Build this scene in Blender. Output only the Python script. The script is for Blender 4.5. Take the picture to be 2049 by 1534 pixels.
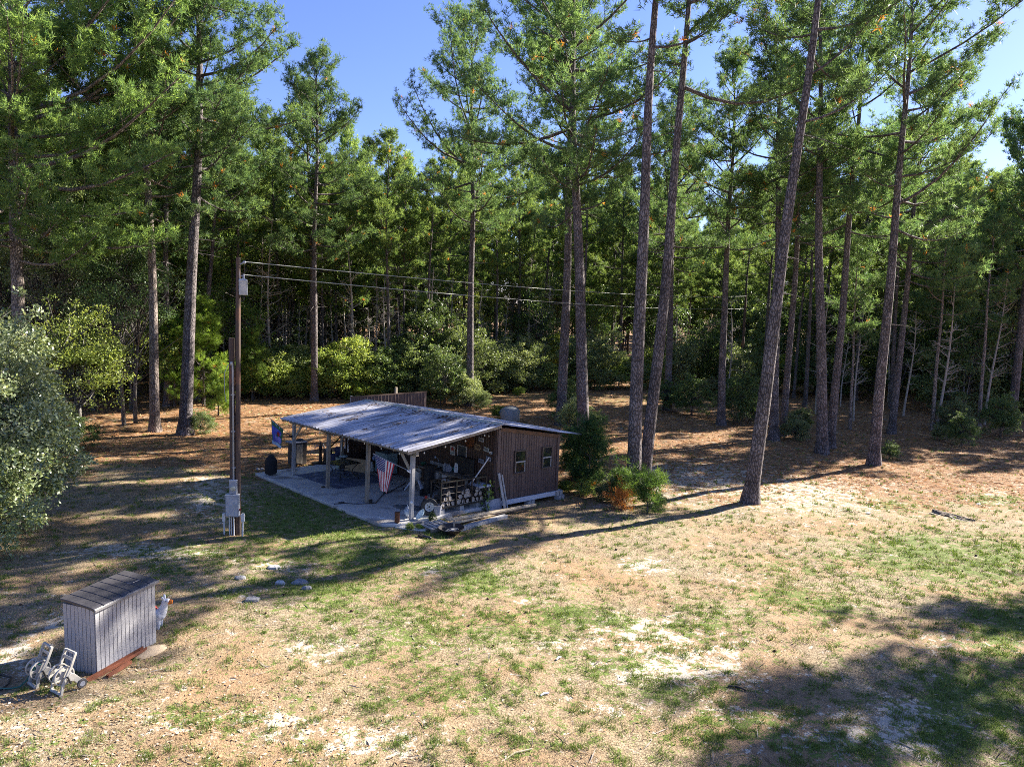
import bpy, math, random
import numpy as np
from mathutils import Matrix, Vector
for o in list(bpy.data.objects): bpy.data.objects.remove(o)
SC = bpy.context.scene
COL = SC.collection
R = math.radians
# ---------------------------------------------------------------- camera
CAMP = Vector((0.0, 0.0, 6.619))
PITCH, ROLL = .107, .029
cam = bpy.data.cameras.new('camera'); camo = bpy.data.objects.new('camera', cam); COL.objects.link(camo)
camo.matrix_world = Matrix.Translation(CAMP) @ Matrix.Rotation(math.pi/2-PITCH, 4, 'X') @ Matrix.Rotation(ROLL, 4, 'Z')
cam.sensor_width = 36; cam.lens = 24; cam.shift_y = -14.1/2049
cam.clip_start = .1; cam.clip_end = 6000
SC.camera = camo
# ---------------------------------------------------------------- light
SUN_AZ = R(33.5)          # towards the sun, from +X
SUN_EL = R(31)
w = bpy.data.worlds.new('World'); SC.world = w; w.use_nodes = True
nt = w.node_tree; nt.nodes.clear()
sky = nt.nodes.new('ShaderNodeTexSky'); sky.sky_type = 'NISHITA'; sky.sun_disc = False
sky.sun_elevation = SUN_EL; sky.sun_rotation = math.pi/2-SUN_AZ
sky.air_density = 1.0; sky.dust_density = .25; sky.ozone_density = 6.0; sky.altitude = 50
bg = nt.nodes.new('ShaderNodeBackground'); bg.inputs[1].default_value = .056
wo = nt.nodes.new('ShaderNodeOutputWorld')
tint = nt.nodes.new('ShaderNodeMix'); tint.data_type = 'RGBA'; tint.blend_type = 'MULTIPLY'; tint.inputs[0].default_value = 1; tint.inputs[7].default_value = (1.0, .86, 1.05, 1)
nt.links.new(sky.outputs[0], tint.inputs[6]); nt.links.new(tint.outputs[2], bg.inputs[0]); nt.links.new(bg.outputs[0], wo.inputs[0])
sl = bpy.data.lights.new('sun', 'SUN'); sl.energy = 5.0; sl.angle = R(.45); sl.color = (1, .93, .82)
so = bpy.data.objects.new('sun', sl); COL.objects.link(so)
sd = Vector((math.cos(SUN_AZ)*math.cos(SUN_EL), math.sin(SUN_AZ)*math.cos(SUN_EL), math.sin(SUN_EL)))
so.rotation_euler = sd.to_track_quat('Z', 'Y').to_euler(); so.location = (40, 20, 40)
SC.view_settings.view_transform = 'Standard'; SC.view_settings.look = 'None'
SC.view_settings.exposure = 2.05; SC.view_settings.gamma = 1
SC.cycles.max_bounces = 5; SC.cycles.diffuse_bounces = 3; SC.cycles.glossy_bounces = 2
SC.cycles.transmission_bounces = 3; SC.cycles.transparent_max_bounces = 4
SC.cycles.use_denoising = False; SC.cycles.filter_width = .95
SC.cycles.sample_clamp_indirect = 6; SC.cycles.caustics_reflective = False; SC.cycles.caustics_refractive = False
# ---------------------------------------------------------------- layout helpers
F = 1366.0; SH = -14.1
X0, Y0, YAW, TU, TV = -2.933, 20.101, .762, -.026, -.04
CU, SU = math.cos(YAW), math.sin(YAW)
def smo(a, b, x):
    t = np.clip((np.asarray(x, float)-a)/(b-a), 0, 1); return t*t*(3-2*t)
def hash2(ix, iy, s):
    h = (ix.astype(np.int64)*374761393 + iy.astype(np.int64)*668265263 + s*1442695041) & 0x7fffffff
    h = ((h ^ (h >> 13))*1274126177) & 0x7fffffff
    return ((h ^ (h >> 16)) & 0xffff)/65535.0
def vnoise(x, y, s=0):
    x = np.asarray(x, float); y = np.asarray(y, float)
    ix = np.floor(x); iy = np.floor(y); fx = x-ix; fy = y-iy
    fx = fx*fx*(3-2*fx); fy = fy*fy*(3-2*fy)
    a = hash2(ix, iy, s); b = hash2(ix+1, iy, s); c = hash2(ix, iy+1, s); d = hash2(ix+1, iy+1, s)
    return (a*(1-fx)+b*fx)*(1-fy)+(c*(1-fx)+d*fx)*fy
def fbm(x, y, s=0, n=4):
    v = 0; a = .5; t = 0
    for i in range(n):
        v = v+a*vnoise(x*2**i+17*i, y*2**i-9*i, s+i); t += a; a *= .55
    return v/t
def gz0(x, y):
    x = np.asarray(x, float); y = np.asarray(y, float)
    t = y-20.1
    tt = np.where(t < 8, t, 8+6*(1-np.exp(-(np.maximum(t, 8)-8)/6)))
    z = -.0465*tt-.0105*np.clip(x+2.9, -14, 14)-.09
    lu = (x-X0)*-SU+(y-Y0)*CU; lv = (x-X0)*CU+(y-Y0)*SU
    return z-.16*smo(2.2, 4.2, lv)*smo(12, 9, lv)*smo(-6, -1, lu)*smo(14, 10, lu)
def gz(x, y):
    x = np.asarray(x, float); y = np.asarray(y, float)
    lu = (x-X0)*-SU+(y-Y0)*CU; lv = (x-X0)*CU+(y-Y0)*SU
    inside = smo(-3, -1.2, lv)*smo(9, 7.2, lv)*smo(-2, -.4, lu)*smo(11, 9, lu)
    b = (fbm(x*.45, y*.45, 3, 3)-.5)*.22+(fbm(x*2.1, y*2.1, 9, 3)-.5)*.06
    d = np.hypot(x, y)
    return gz0(x, y)+b*(1-inside)*smo(70, 40, d) + 6*smo(150, 900, d)*0
def G(x, y): return float(gz(np.array([x]), np.array([y]))[0])
def ray(px, py):
    X = px-1024.5; Y = py-767-SH
    a = X*math.cos(ROLL)+Y*math.sin(ROLL); b = -X*math.sin(ROLL)+Y*math.cos(ROLL)
    x = a/F; z = -b/F
    return Vector((x, math.cos(PITCH)+z*math.sin(PITCH), -math.sin(PITCH)+z*math.cos(PITCH)))
def at(px, py):                        # where a sight line meets the ground
    d = ray(px, py); t = np.arange(4, 160, .02)
    P = np.array(CAMP)[None]+np.array(d)[None]*t[:, None]
    k = np.argmax(P[:, 2] < gz0(P[:, 0], P[:, 1])); p = P[k]
    return Vector((p[0], p[1], G(p[0], p[1])))
def deep(px, py, y):
    d = ray(px, py); return CAMP+d*(y/d.y)
# cabin frame: X = from the porch front to the back wall, Y = along the cabin away from the near gable
VX = Vector((CU, SU, TV)).normalized(); UY = Vector((-SU, CU, TU)).normalized(); ZZ = VX.cross(UY).normalized()
CAB = Matrix(((VX.x, UY.x, ZZ.x, X0), (VX.y, UY.y, ZZ.y, Y0), (VX.z, UY.z, ZZ.z, 0), (0, 0, 0, 1)))
# ---------------------------------------------------------------- mesh helpers
class MB:
    def __init__(s): s.v = []; s.f = []; s.m = []; s.cur = 0
    def add(s, V, Fs, mi=None):
        b = len(s.v); s.v += [tuple(p) for p in V]
        for f in Fs: s.f.append(tuple(i+b for i in f)); s.m.append(s.cur if mi is None else mi)
        return s
    def box(s, c, d, M=None, taper=1.0, mi=None):
        x, y, z = d[0]/2, d[1]/2, d[2]/2; t = taper
        V = [(-x,-y,-z),(x,-y,-z),(x,y,-z),(-x,y,-z),(-x*t,-y*t,z),(x*t,-y*t,z),(x*t,y*t,z),(-x*t,y*t,z)]
        V = [Vector(p) for p in V]
        if M is not None: V = [M @ p for p in V]
        V = [p+Vector(c) for p in V]
        return s.add(V, [(0,3,2,1),(4,5,6,7),(0,1,5,4),(1,2,6,5),(2,3,7,6),(3,0,4,7)], mi)
    def bar(s, a, b, w, h=None, mi=None, up=(0,0,1)):      # square bar from a to b
        a = Vector(a); b = Vector(b); d = b-a; L = d.length; d.normalize(); h = h or w
        u = Vector(up)
        if abs(d.dot(u)) > .98: u = Vector((1,0,0))
        x = d.cross(u).normalized(); y = x.cross(d)
        return s.box((a+b)/2, (w, L, h), Matrix((x, d, y)).transposed(), mi=mi)
    def tube(s, P, r, k=8, cap=True, mi=None):
        P = [Vector(p) for p in P]; n = len(P)
        rr = list(r) if hasattr(r, '__len__') else [r]*n
        V = []; Fs = []
        for i, p in enumerate(P):
            t = (P[min(i+1, n-1)]-P[max(i-1, 0)]).normalized()
            if i == 0:
                x = t.cross(Vector((0,0,1)) if abs(t.z) < .9 else Vector((1,0,0))).normalized()
            else:
                x = (x-t*x.dot(t)).normalized()
            y = t.cross(x)
            for j in range(k):
                a = 2*math.pi*j/k; V.append(p+(x*math.cos(a)+y*math.sin(a))*rr[i])
        for i in range(n-1):
            for j in range(k):
                Fs.append((i*k+j, i*k+(j+1)%k, (i+1)*k+(j+1)%k, (i+1)*k+j))
        if cap: Fs += [tuple(range(k-1, -1, -1)), tuple((n-1)*k+j for j in range(k))]
        return s.add(V, Fs, mi)
    def lathe(s, prof, k=20, M=None, c=(0,0,0), mi=None, close=False):  # prof: (r,z)
        V = []; Fs = []; n = len(prof)
        for r, z in prof:
            for j in range(k):
                a = 2*math.pi*j/k; V.append(Vector((r*math.cos(a), r*math.sin(a), z)))
        m = n if close else n-1
        for i in range(m):
            for j in range(k):
                q = (i+1) % n
                Fs.append((i*k+j, i*k+(j+1)%k, q*k+(j+1)%k, q*k+j))
        if not close: Fs += [tuple(range(k-1, -1, -1)), tuple((n-1)*k+j for j in range(k))]
        if M is not None: V = [M @ p for p in V]
        return s.add([p+Vector(c) for p in V], Fs, mi)
    def prism(s, poly, t, M=None, c=(0,0,0), mi=None):     # poly in XY, thickness along Z
        n = len(poly); V = [Vector((x, y, 0)) for x, y in poly]+[Vector((x, y, t)) for x, y in poly]
        Fs = [tuple(range(n-1, -1, -1)), tuple(range(n, 2*n))]+[(i, (i+1)%n, n+(i+1)%n, n+i) for i in range(n)]
        if M is not None: V = [M @ p for p in V]
        return s.add([p+Vector(c) for p in V], Fs, mi)
    def build(s, name, mats, parent=None, smooth=False, bevel=0, solid=0):
        me = bpy.data.meshes.new(name); me.from_pydata(s.v, [], s.f)
        if not isinstance(mats, (list, tuple)): mats = [mats]
        for m in mats: me.materials.append(m)
        me.polygons.foreach_set('material_index', s.m)
        if smooth: me.polygons.foreach_set('use_smooth', [True]*len(s.f))
        me.update()
        o = bpy.data.objects.new(name, me); COL.objects.link(o)
        if smooth:
            try: me.set_sharp_from_angle(angle=R(40))
            except Exception: pass
        if bevel:
            b = o.modifiers.new('bevel', 'BEVEL'); b.width = bevel; b.segments = 1; b.limit_method = 'ANGLE'
        if solid:
            b = o.modifiers.new('solid', 'SOLIDIFY'); b.thickness = solid; b.offset = 0
        if parent: o.parent = parent
        return o
def npmesh(name, V, Fs, mat, parent=None, col=None, smooth=False, link=True):
    V = np.ascontiguousarray(V, np.float32); Fs = np.ascontiguousarray(Fs, np.int32)
    me = bpy.data.meshes.new(name); k = Fs.shape[1]
    me.vertices.add(len(V)); me.vertices.foreach_set('co', V.ravel())
    me.loops.add(Fs.size); me.loops.foreach_set('vertex_index', Fs.ravel())
    me.polygons.add(len(Fs)); me.polygons.foreach_set('loop_start', np.arange(0, Fs.size, k, dtype=np.int32))
    if smooth: me.polygons.foreach_set('use_smooth', np.ones(len(Fs), bool))
    me.update(calc_edges=True)
    if col is not None:
        ca = me.color_attributes.new('Col', 'FLOAT_COLOR', 'POINT')
        c4 = np.ones((len(V), 4), np.float32); c4[:, :3] = col; ca.data.foreach_set('color', c4.ravel())
    me.materials.append(mat)
    o = bpy.data.objects.new(name, me)
    if link: COL.objects.link(o)
    if parent: o.parent = parent
    return o
def tag(o, label=None, cat=None, group=None, kind=None):
    if label: o['label'] = label
    if cat: o['category'] = cat
    if group: o['group'] = group
    if kind: o['kind'] = kind
    return o
def thing(name, label, cat, M=None, group=None):
    o = bpy.data.objects.new(name, None); COL.objects.link(o); o.empty_display_size = .1
    if M is not None: o.matrix_world = M
    return tag(o, label, cat, group)
def TR(x, y, z, rz=0, s=1): return Matrix.Translation((x, y, z)) @ Matrix.Rotation(rz, 4, 'Z') @ Matrix.Scale(s, 4)
def PC(v, u, z=0, rz=0): return CAB @ TR(v, u, z, rz)           # a place in the cabin's frame
def dup(root, M, label=None, group=None):
    def rec(o, parent):
        c = o.copy(); COL.objects.link(c)
        if parent is not None: c.parent = parent
        for ch in [x for x in list(bpy.data.objects) if x.parent == o and x.name in KIDS.get(o.name, ())]: rec(ch, c)
        return c
    KIDS = {}
    for ch in root.children_recursive: KIDS.setdefault(ch.parent.name, set()).add(ch.name)
    c = rec(root, None); c.matrix_world = M
    if label: c['label'] = label
    if group: c['group'] = group
    return c
def dup1(root, M, label=None, group=None):                       # quick copy of a thing with one level of parts
    c = root.copy(); COL.objects.link(c); c.matrix_world = M
    for ch in root.children:
        d = ch.copy(); COL.objects.link(d); d.parent = c
    if label: c['label'] = label
    if group: c['group'] = group
    return c
# ---------------------------------------------------------------- materials
def mat(name, c, rough=.6, metal=0., c2=None, scale=6., bump=0., bscale=None, stretch=(1,1,1), spec=.5, lo=.35, hi=.65, detail=6., stain=None, stain_at=.62, sscale=1.5):
    m = bpy.data.materials.new(name); m.use_nodes = True; n = m.node_tree; N = n.nodes; L = n.links
    p = N['Principled BSDF']; p.inputs['Roughness'].default_value = rough; p.inputs['Metallic'].default_value = metal
    p.inputs['Specular IOR Level'].default_value = spec
    c2 = c2 or tuple(x*.72 for x in c)
    tc = N.new('ShaderNodeTexCoord'); mp = N.new('ShaderNodeMapping'); mp.inputs['Scale'].default_value = stretch
    L.new(tc.outputs['Object'], mp.inputs[0])
    no = N.new('ShaderNodeTexNoise'); no.inputs['Scale'].default_value = scale; no.inputs['Detail'].default_value = detail
    L.new(mp.outputs[0], no.inputs['Vector'])
    mr = N.new('ShaderNodeMapRange'); mr.inputs[1].default_value = lo; mr.inputs[2].default_value = hi
    L.new(no.outputs[0], mr.inputs[0])
    mx = N.new('ShaderNodeMix'); mx.data_type = 'RGBA'; mx.inputs[6].default_value = (*c, 1); mx.inputs[7].default_value = (*c2, 1)
    L.new(mr.outputs[0], mx.inputs[0]); out = mx.outputs[2]
    if stain:
        n2 = N.new('ShaderNodeTexNoise'); n2.inputs['Scale'].default_value = sscale; n2.inputs['Detail'].default_value = 8
        L.new(tc.outputs['Object'], n2.inputs['Vector'])
        m2 = N.new('ShaderNodeMapRange'); m2.inputs[1].default_value = stain_at-.06; m2.inputs[2].default_value = stain_at+.06
        L.new(n2.outputs[0], m2.inputs[0])
        x2 = N.new('ShaderNodeMix'); x2.data_type = 'RGBA'; x2.inputs[7].default_value = (*stain, 1)
        L.new(out, x2.inputs[6]); L.new(m2.outputs[0], x2.inputs[0]); out = x2.outputs[2]
    L.new(out, p.inputs['Base Color'])
    if bump:
        nb = N.new('ShaderNodeTexNoise'); nb.inputs['Scale'].default_value = bscale or scale*4; nb.inputs['Detail'].default_value = 5
        L.new(mp.outputs[0], nb.inputs['Vector'])
        b = N.new('ShaderNodeBump'); b.inputs['Strength'].default_value = bump; b.inputs['Distance'].default_value = .02
        L.new(nb.outputs[0], b.inputs['Height']); L.new(b.outputs[0], p.inputs['Normal'])
    return m
def leafmat(name, gain=1., rough=.5, trans=.3, spec=.4, tcol=(1.45, 1.38, .8)):
    m = bpy.data.materials.new(name); m.use_nodes = True; n = m.node_tree; N = n.nodes; L = n.links
    p = N['Principled BSDF']; p.inputs['Roughness'].default_value = rough; p.inputs['Specular IOR Level'].default_value = spec
    a = N.new('ShaderNodeVertexColor'); a.layer_name = 'Col'
    oi = N.new('ShaderNodeObjectInfo')
    mr = N.new('ShaderNodeMapRange'); mr.inputs[3].default_value = .75*gain; mr.inputs[4].default_value = 1.2*gain
    L.new(oi.outputs['Random'], mr.inputs[0])
    sc = N.new('ShaderNodeVectorMath'); sc.operation = 'SCALE'
    L.new(a.outputs[0], sc.inputs[0]); L.new(mr.outputs[0], sc.inputs['Scale'])
    L.new(sc.outputs[0], p.inputs['Base Color'])
    t = N.new('ShaderNodeBsdfTranslucent'); tm = N.new('ShaderNodeVectorMath'); tm.operation = 'MULTIPLY'
    tm.inputs[1].default_value = tcol
    L.new(sc.outputs[0], tm.inputs[0]); L.new(tm.outputs[0], t.inputs[0])
    mx = N.new('ShaderNodeMixShader'); mx.inputs[0].default_value = trans
    L.new(p.outputs[0], mx.inputs[1]); L.new(t.outputs[0], mx.inputs[2]); L.new(mx.outputs[0], N['Material Output'].inputs[0])
    return m
def barkmat(name, c, c2, sc=1.):
    m = bpy.data.materials.new(name); m.use_nodes = True; n = m.node_tree; N = n.nodes; L = n.links
    p = N['Principled BSDF']; p.inputs['Roughness'].default_value = .85; p.inputs['Specular IOR Level'].default_value = .25
    tc = N.new('ShaderNodeTexCoord'); mp = N.new('ShaderNodeMapping'); mp.inputs['Scale'].default_value = (1, 1, .38)
    L.new(tc.outputs['Object'], mp.inputs[0])
    vo = N.new('ShaderNodeTexVoronoi'); vo.feature = 'DISTANCE_TO_EDGE'; vo.inputs['Scale'].default_value = 13*sc
    nz = N.new('ShaderNodeTexNoise'); nz.inputs['Scale'].default_value = 7*sc; nz.inputs['Detail'].default_value = 8
    L.new(mp.outputs[0], nz.inputs['Vector'])
    ad = N.new('ShaderNodeVectorMath'); ad.operation = 'MULTIPLY_ADD'; ad.inputs[1].default_value = (.12, .12, .12)
    L.new(nz.outputs[1], ad.inputs[0]); L.new(mp.outputs[0], ad.inputs[2]); L.new(ad.outputs[0], vo.inputs['Vector'])
    m1 = N.new('ShaderNodeMapRange'); m1.inputs[1].default_value = .0; m1.inputs[2].default_value = .16
    L.new(vo.outputs['Distance'], m1.inputs[0])
    m2 = N.new('ShaderNodeMapRange'); m2.inputs[1].default_value = .32; m2.inputs[2].default_value = .68
    L.new(nz.outputs[0], m2.inputs[0])
    a = N.new('ShaderNodeMix'); a.data_type = 'RGBA'; a.inputs[6].default_value = (*c, 1); a.inputs[7].default_value = (*c2, 1)
    L.new(m2.outputs[0], a.inputs[0])
    b = N.new('ShaderNodeMix'); b.data_type = 'RGBA'; b.inputs[6].default_value = tuple(x*.3 for x in c)+(1,)
    L.new(m1.outputs[0], b.inputs[0]); L.new(a.outputs[2], b.inputs[7]); n3 = N.new('ShaderNodeTexNoise'); n3.inputs['Scale'].default_value = 1.7; n3.inputs['Detail'].default_value = 4; L.new(tc.outputs['Object'], n3.inputs['Vector'])
    m3 = N.new('ShaderNodeMapRange'); m3.inputs[1].default_value = .3; m3.inputs[2].default_value = .7; m3.inputs[3].default_value = .62; m3.inputs[4].default_value = 1.35; L.new(n3.outputs[0], m3.inputs[0])
    sc_ = N.new('ShaderNodeVectorMath'); sc_.operation = 'SCALE'; L.new(b.outputs[2], sc_.inputs[0]); L.new(m3.outputs[0], sc_.inputs['Scale'])
    L.new(sc_.outputs[0], p.inputs['Base Color'])
    bm = N.new('ShaderNodeBump'); bm.inputs['Strength'].default_value = .9; bm.inputs['Distance'].default_value = .03
    L.new(m1.outputs[0], bm.inputs['Height']); L.new(bm.outputs[0], p.inputs['Normal'])
    return m
WOOD = mat('weathered wood', (.34,.29,.23), .8, c2=(.19,.16,.12), scale=5, stretch=(3,3,.5), bump=.3)
WOODG = mat('grey weathered wood', (.42,.41,.40), .8, c2=(.26,.25,.24), scale=5, stretch=(2,2,.5), bump=.3)
WOODL = mat('pale lumber', (.50,.42,.30), .75, c2=(.33,.27,.19), scale=4, stretch=(.6,4,4), bump=.25)
WOODB = mat('brown fascia wood', (.16,.085,.045), .75, c2=(.10,.055,.03))
POLEW = mat('creosote pole wood', (.11,.07,.05), .85, c2=(.05,.035,.03), scale=4, stretch=(6,6,.4), bump=.4, stain=(.23,.10,.05), stain_at=.6, sscale=.8)
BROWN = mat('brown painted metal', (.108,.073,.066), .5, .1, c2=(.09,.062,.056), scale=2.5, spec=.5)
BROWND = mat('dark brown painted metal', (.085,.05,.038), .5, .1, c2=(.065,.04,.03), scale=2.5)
ROOF = mat('galvanised roof metal', (.46,.46,.51), .36, .5, c2=(.15,.145,.165), scale=4, stretch=(.09,3.2,1), lo=.44, hi=.68)
CAPM = mat('ridge cap metal', (.62,.62,.63), .38, .7, c2=(.5,.5,.5), scale=3)
CONC = mat('concrete', (.60,.575,.54), .85, c2=(.47,.45,.42), scale=2.2, bump=.15, bscale=60, stain=(.25,.22,.19), stain_at=.60, sscale=.9)
BLOCK = mat('concrete block', (.42,.41,.39), .9, c2=(.31,.30,.29), scale=20, bump=.3)
WHITE = mat('white paint', (.78,.78,.77), .5, c2=(.66,.66,.65))
PVC = mat('white plastic pipe', (.6,.6,.6), .4, c2=(.64,.64,.64))
GREYB = mat('grey painted box', (.30,.33,.38), .5, c2=(.27,.29,.33))
GALV = mat('galvanised conduit', (.36,.37,.39), .45, .6, c2=(.28,.29,.30))
BLACK = mat('black', (.012,.012,.013), .5, c2=(.02,.02,.02))
BLACKC = mat('black cloth', (.010,.010,.011), .9, c2=(.017,.017,.018), bump=.3, bscale=9)
RUBBER = mat('tyre rubber', (.022,.022,.023), .75, c2=(.032,.03,.028), scale=20)
RUST = mat('rusty steel', (.20,.075,.03), .8, .2, c2=(.10,.04,.02), scale=14, bump=.3)
RUSTP = mat('red brown steel', (.23,.075,.04), .6, .1, c2=(.15,.055,.03), scale=9)
BLKIRON = mat('dark iron', (.03,.03,.032), .55, .6, c2=(.05,.035,.028), scale=12)
GREENB = mat('pale green enamel', (.33,.43,.38), .45, c2=(.27,.36,.32))
TEALF = mat('teal grey enamel', (.22,.31,.32), .45, c2=(.18,.26,.27))
TEAL = mat('teal card', (.08,.42,.38), .6)
CARD = mat('brown cardboard', (.38,.28,.17), .85, c2=(.33,.24,.14))
CREAM = mat('cream enamel', (.46,.44,.38), .45, c2=(.40,.38,.33))
GREYP = mat('grey plastic', (.30,.31,.36), .5, c2=(.25,.26,.30))
BLUEW = mat('pale blue enamel', (.50,.66,.74), .35, c2=(.44,.60,.70))
NAVY = mat('navy cloth', (.03,.035,.09), .85, c2=(.02,.02,.04), scale=12)
GLASS = mat('window glass', (.018,.022,.02), .03, 0, c2=(.014,.016,.015), spec=1.0)
SCREEN = mat('insect screen', (.07,.075,.08), .7, c2=(.055,.06,.065))
WINF = mat('bronze window frame', (.085,.065,.06), .4, .2, c2=(.07,.055,.05))
GREYF = mat('pale window frame', (.45,.43,.40), .45, c2=(.38,.36,.34))
BENCH = mat('bench top board', (.20,.17,.14), .7, c2=(.13,.115,.10), scale=5)
TAN = mat('shed plastic pale', (.37,.365,.375), .55, c2=(.33,.325,.335), scale=14)
TAND = mat('shed lid plastic', (.062,.058,.064), .42, c2=(.05,.047,.052), scale=14)
TANT = mat('shed lid trim', (.20,.195,.20), .45, c2=(.16,.155,.16), scale=14)
REELP = mat('putty plastic', (.45,.43,.385), .5, c2=(.37,.355,.315), scale=9)
HOSE = mat('green hose', (.03,.16,.12), .4, c2=(.02,.12,.09))
RED = mat('red paint', (.45,.03,.02), .5)
ORANGE = mat('orange plastic', (.62,.17,.02), .4, c2=(.56,.14,.015))
LLAMA = mat('white plastic', (.72,.73,.76), .45, c2=(.66,.67,.70))
BRASS = mat('yellow brass', (.45,.33,.08), .4, .6)
LIGHTB = mat('bulb glass', (.75,.72,.62), .2, 0, c2=(.7,.66,.55))
GREYS = mat('grey stone', (.30,.30,.31), .9, c2=(.21,.205,.21), scale=8, bump=.5)
WHITEBAR = mat('weathered white board', (.58,.60,.66), .7, c2=(.45,.47,.52), scale=5, stretch=(.5,4,4))
TANKM = mat('grey fibre tank', (.25,.26,.265), .6, c2=(.17,.18,.18), scale=4, stretch=(5,5,.6), stain=(.2,.19,.17), stain_at=.66)
BARK = barkmat('pine bark', (.135,.115,.112), (.225,.195,.19))
BARKP = barkmat('pale pine bark', (.25,.20,.175), (.36,.30,.265))
BARKG = barkmat('grey hardwood bark', (.17,.155,.14), (.27,.25,.225), 1.6)
TWIG = mat('pale dead twig', (.44,.39,.34), .85, c2=(.28,.24,.21))
NEED = leafmat('pine needles', 1.6, .55, .46, .14)
NEEDY = leafmat('young pine needles', 1.25, .5, .42, .2)
LEAF = leafmat('hardwood leaves', 1.55, .45, .40, .3)
LEAFG = leafmat('glossy grey green leaves', 2.1, .28, .26, .7)
GRASSM = leafmat('grass blades', 1., .6, .25, .2)
DRYM = leafmat('dry litter', 1., .75, .15, .15, (1, .9, .7))
# ================================================================ GROUND
def grow(a, step, f, end):
    o = []; x = a
    while abs(x) < end or (x-a)*step < 0: step *= f; x += step; o.append(x)
    return o
xs = np.concatenate([grow(-17, -.15, 1.06, 1800)[::-1], np.arange(-17, 17.01, .15), grow(17, .15, 1.06, 1800)])
ys = np.concatenate([[-1800, -900, -400, -150, -60, -25, -8, 0, 4, 6], np.arange(7, 29, .12), grow(29, .12, 1.045, 2200)])
GX, GY = np.meshgrid(xs, ys)
def blobs(L, x, y):
    v = np.zeros_like(x)
    for px, py, rx, ry, w_ in L:
        c = at(px, py); a = at(px+rx, py); b = at(px, py-ry)
        wx = max(.2, (a-c).length); wy = max(.2, abs(b.y-c.y))
        v = np.maximum(v, w_*np.exp(-(((x-c.x-(y-c.y)*c.x/c.y)/wx)**2+((y-c.y)/wy)**2)))
    return v
GREENL = [(960,1165,70,28,.9),(880,1130,70,25,.75),(1140,1225,80,22,.85),(1215,1240,60,18,.8),(720,1115,170,35,.7),(600,1035,150,60,.8),(700,1070,110,30,.8),
 (640,1180,150,35,.7),(1650,1215,80,25,.85),(1560,1190,70,20,.75),(1850,1110,150,45,.8),(1990,1125,120,50,.75),(1960,1400,140,110,.8),(2010,1260,90,70,.8),
 (1820,1082,70,20,.7),(880,1060,70,22,.85),(1000,1255,160,40,.5),(800,1250,180,50,.5),(1250,1330,150,40,.45),(1500,1450,150,50,.45),(1350,1380,90,40,.5),
 (1700,1500,120,40,.5),(420,1440,120,25,.55),(900,1380,160,40,.5),(1050,1480,100,30,.45),(1600,1130,120,20,.45),(450,1110,140,25,.55),(330,1140,80,16,.5),(1790,1010,50,10,.6),(1980,1000,60,12,.6),(1300,925,40,10,.5),(1420,1250,120,40,.45),
 (1250,800,200,12,.45),(1050,790,100,10,.5)]
SANDL = [(1290,1130,50,14,.8),(1290,1270,130,35,.75),(1340,1335,130,35,.75),(1230,1420,80,30,.5),(720,1480,150,40,.7),(540,1445,110,30,.6),(1850,1425,130,40,.8),(1780,1470,140,40,.8),
 (1480,1440,70,25,.6),(1440,1330,90,40,.7),(420,990,70,40,.8),(300,1105,150,18,.85),(40,1300,80,40,.7),(1400,955,150,35,.75),(1600,985,170,40,.7),(560,1130,80,12,.6),(470,1195,60,16,.6),
 (1100,1290,80,25,.55),(860,1290,40,14,.6),(700,1290,60,16,.5),(1990,990,60,25,.5),(600,1300,60,20,.5),(150,1240,90,30,.5),(1480,1160,60,16,.4),(1900,1290,80,25,.4),(340,1450,70,25,.5),(90,1460,80,30,.5),
 (1050,1200,40,10,.5),(860,1145,40,10,.6),(1620,1480,90,40,.5)]
def masks(x, y):
    n = fbm(x*.5, y*.5, 21, 4)
    near = smo(30, 22, y+(n-.5)*8+.12*np.maximum(x-4, 0)-.0*x)
    g = blobs(GREENL, x, y)*.50+.30
    s = blobs(SANDL, x, y)*.50+.22
    nd = 1-near
    g = np.where(y > 27, g*.9-.05, g)
    return np.clip(g, 0, 1), np.clip(s, 0, 1), np.clip(nd, 0, 1)
mg, ms, mn = masks(GX, GY)
gv = np.stack([GX, GY, gz(GX, GY)], -1).reshape(-1, 3)
ny_, nx_ = GX.shape; idx = np.arange(nx_*ny_).reshape(ny_, nx_)
gf = np.stack([idx[:-1,:-1], idx[:-1,1:], idx[1:,1:], idx[1:,:-1]], -1).reshape(-1, 4)
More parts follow.
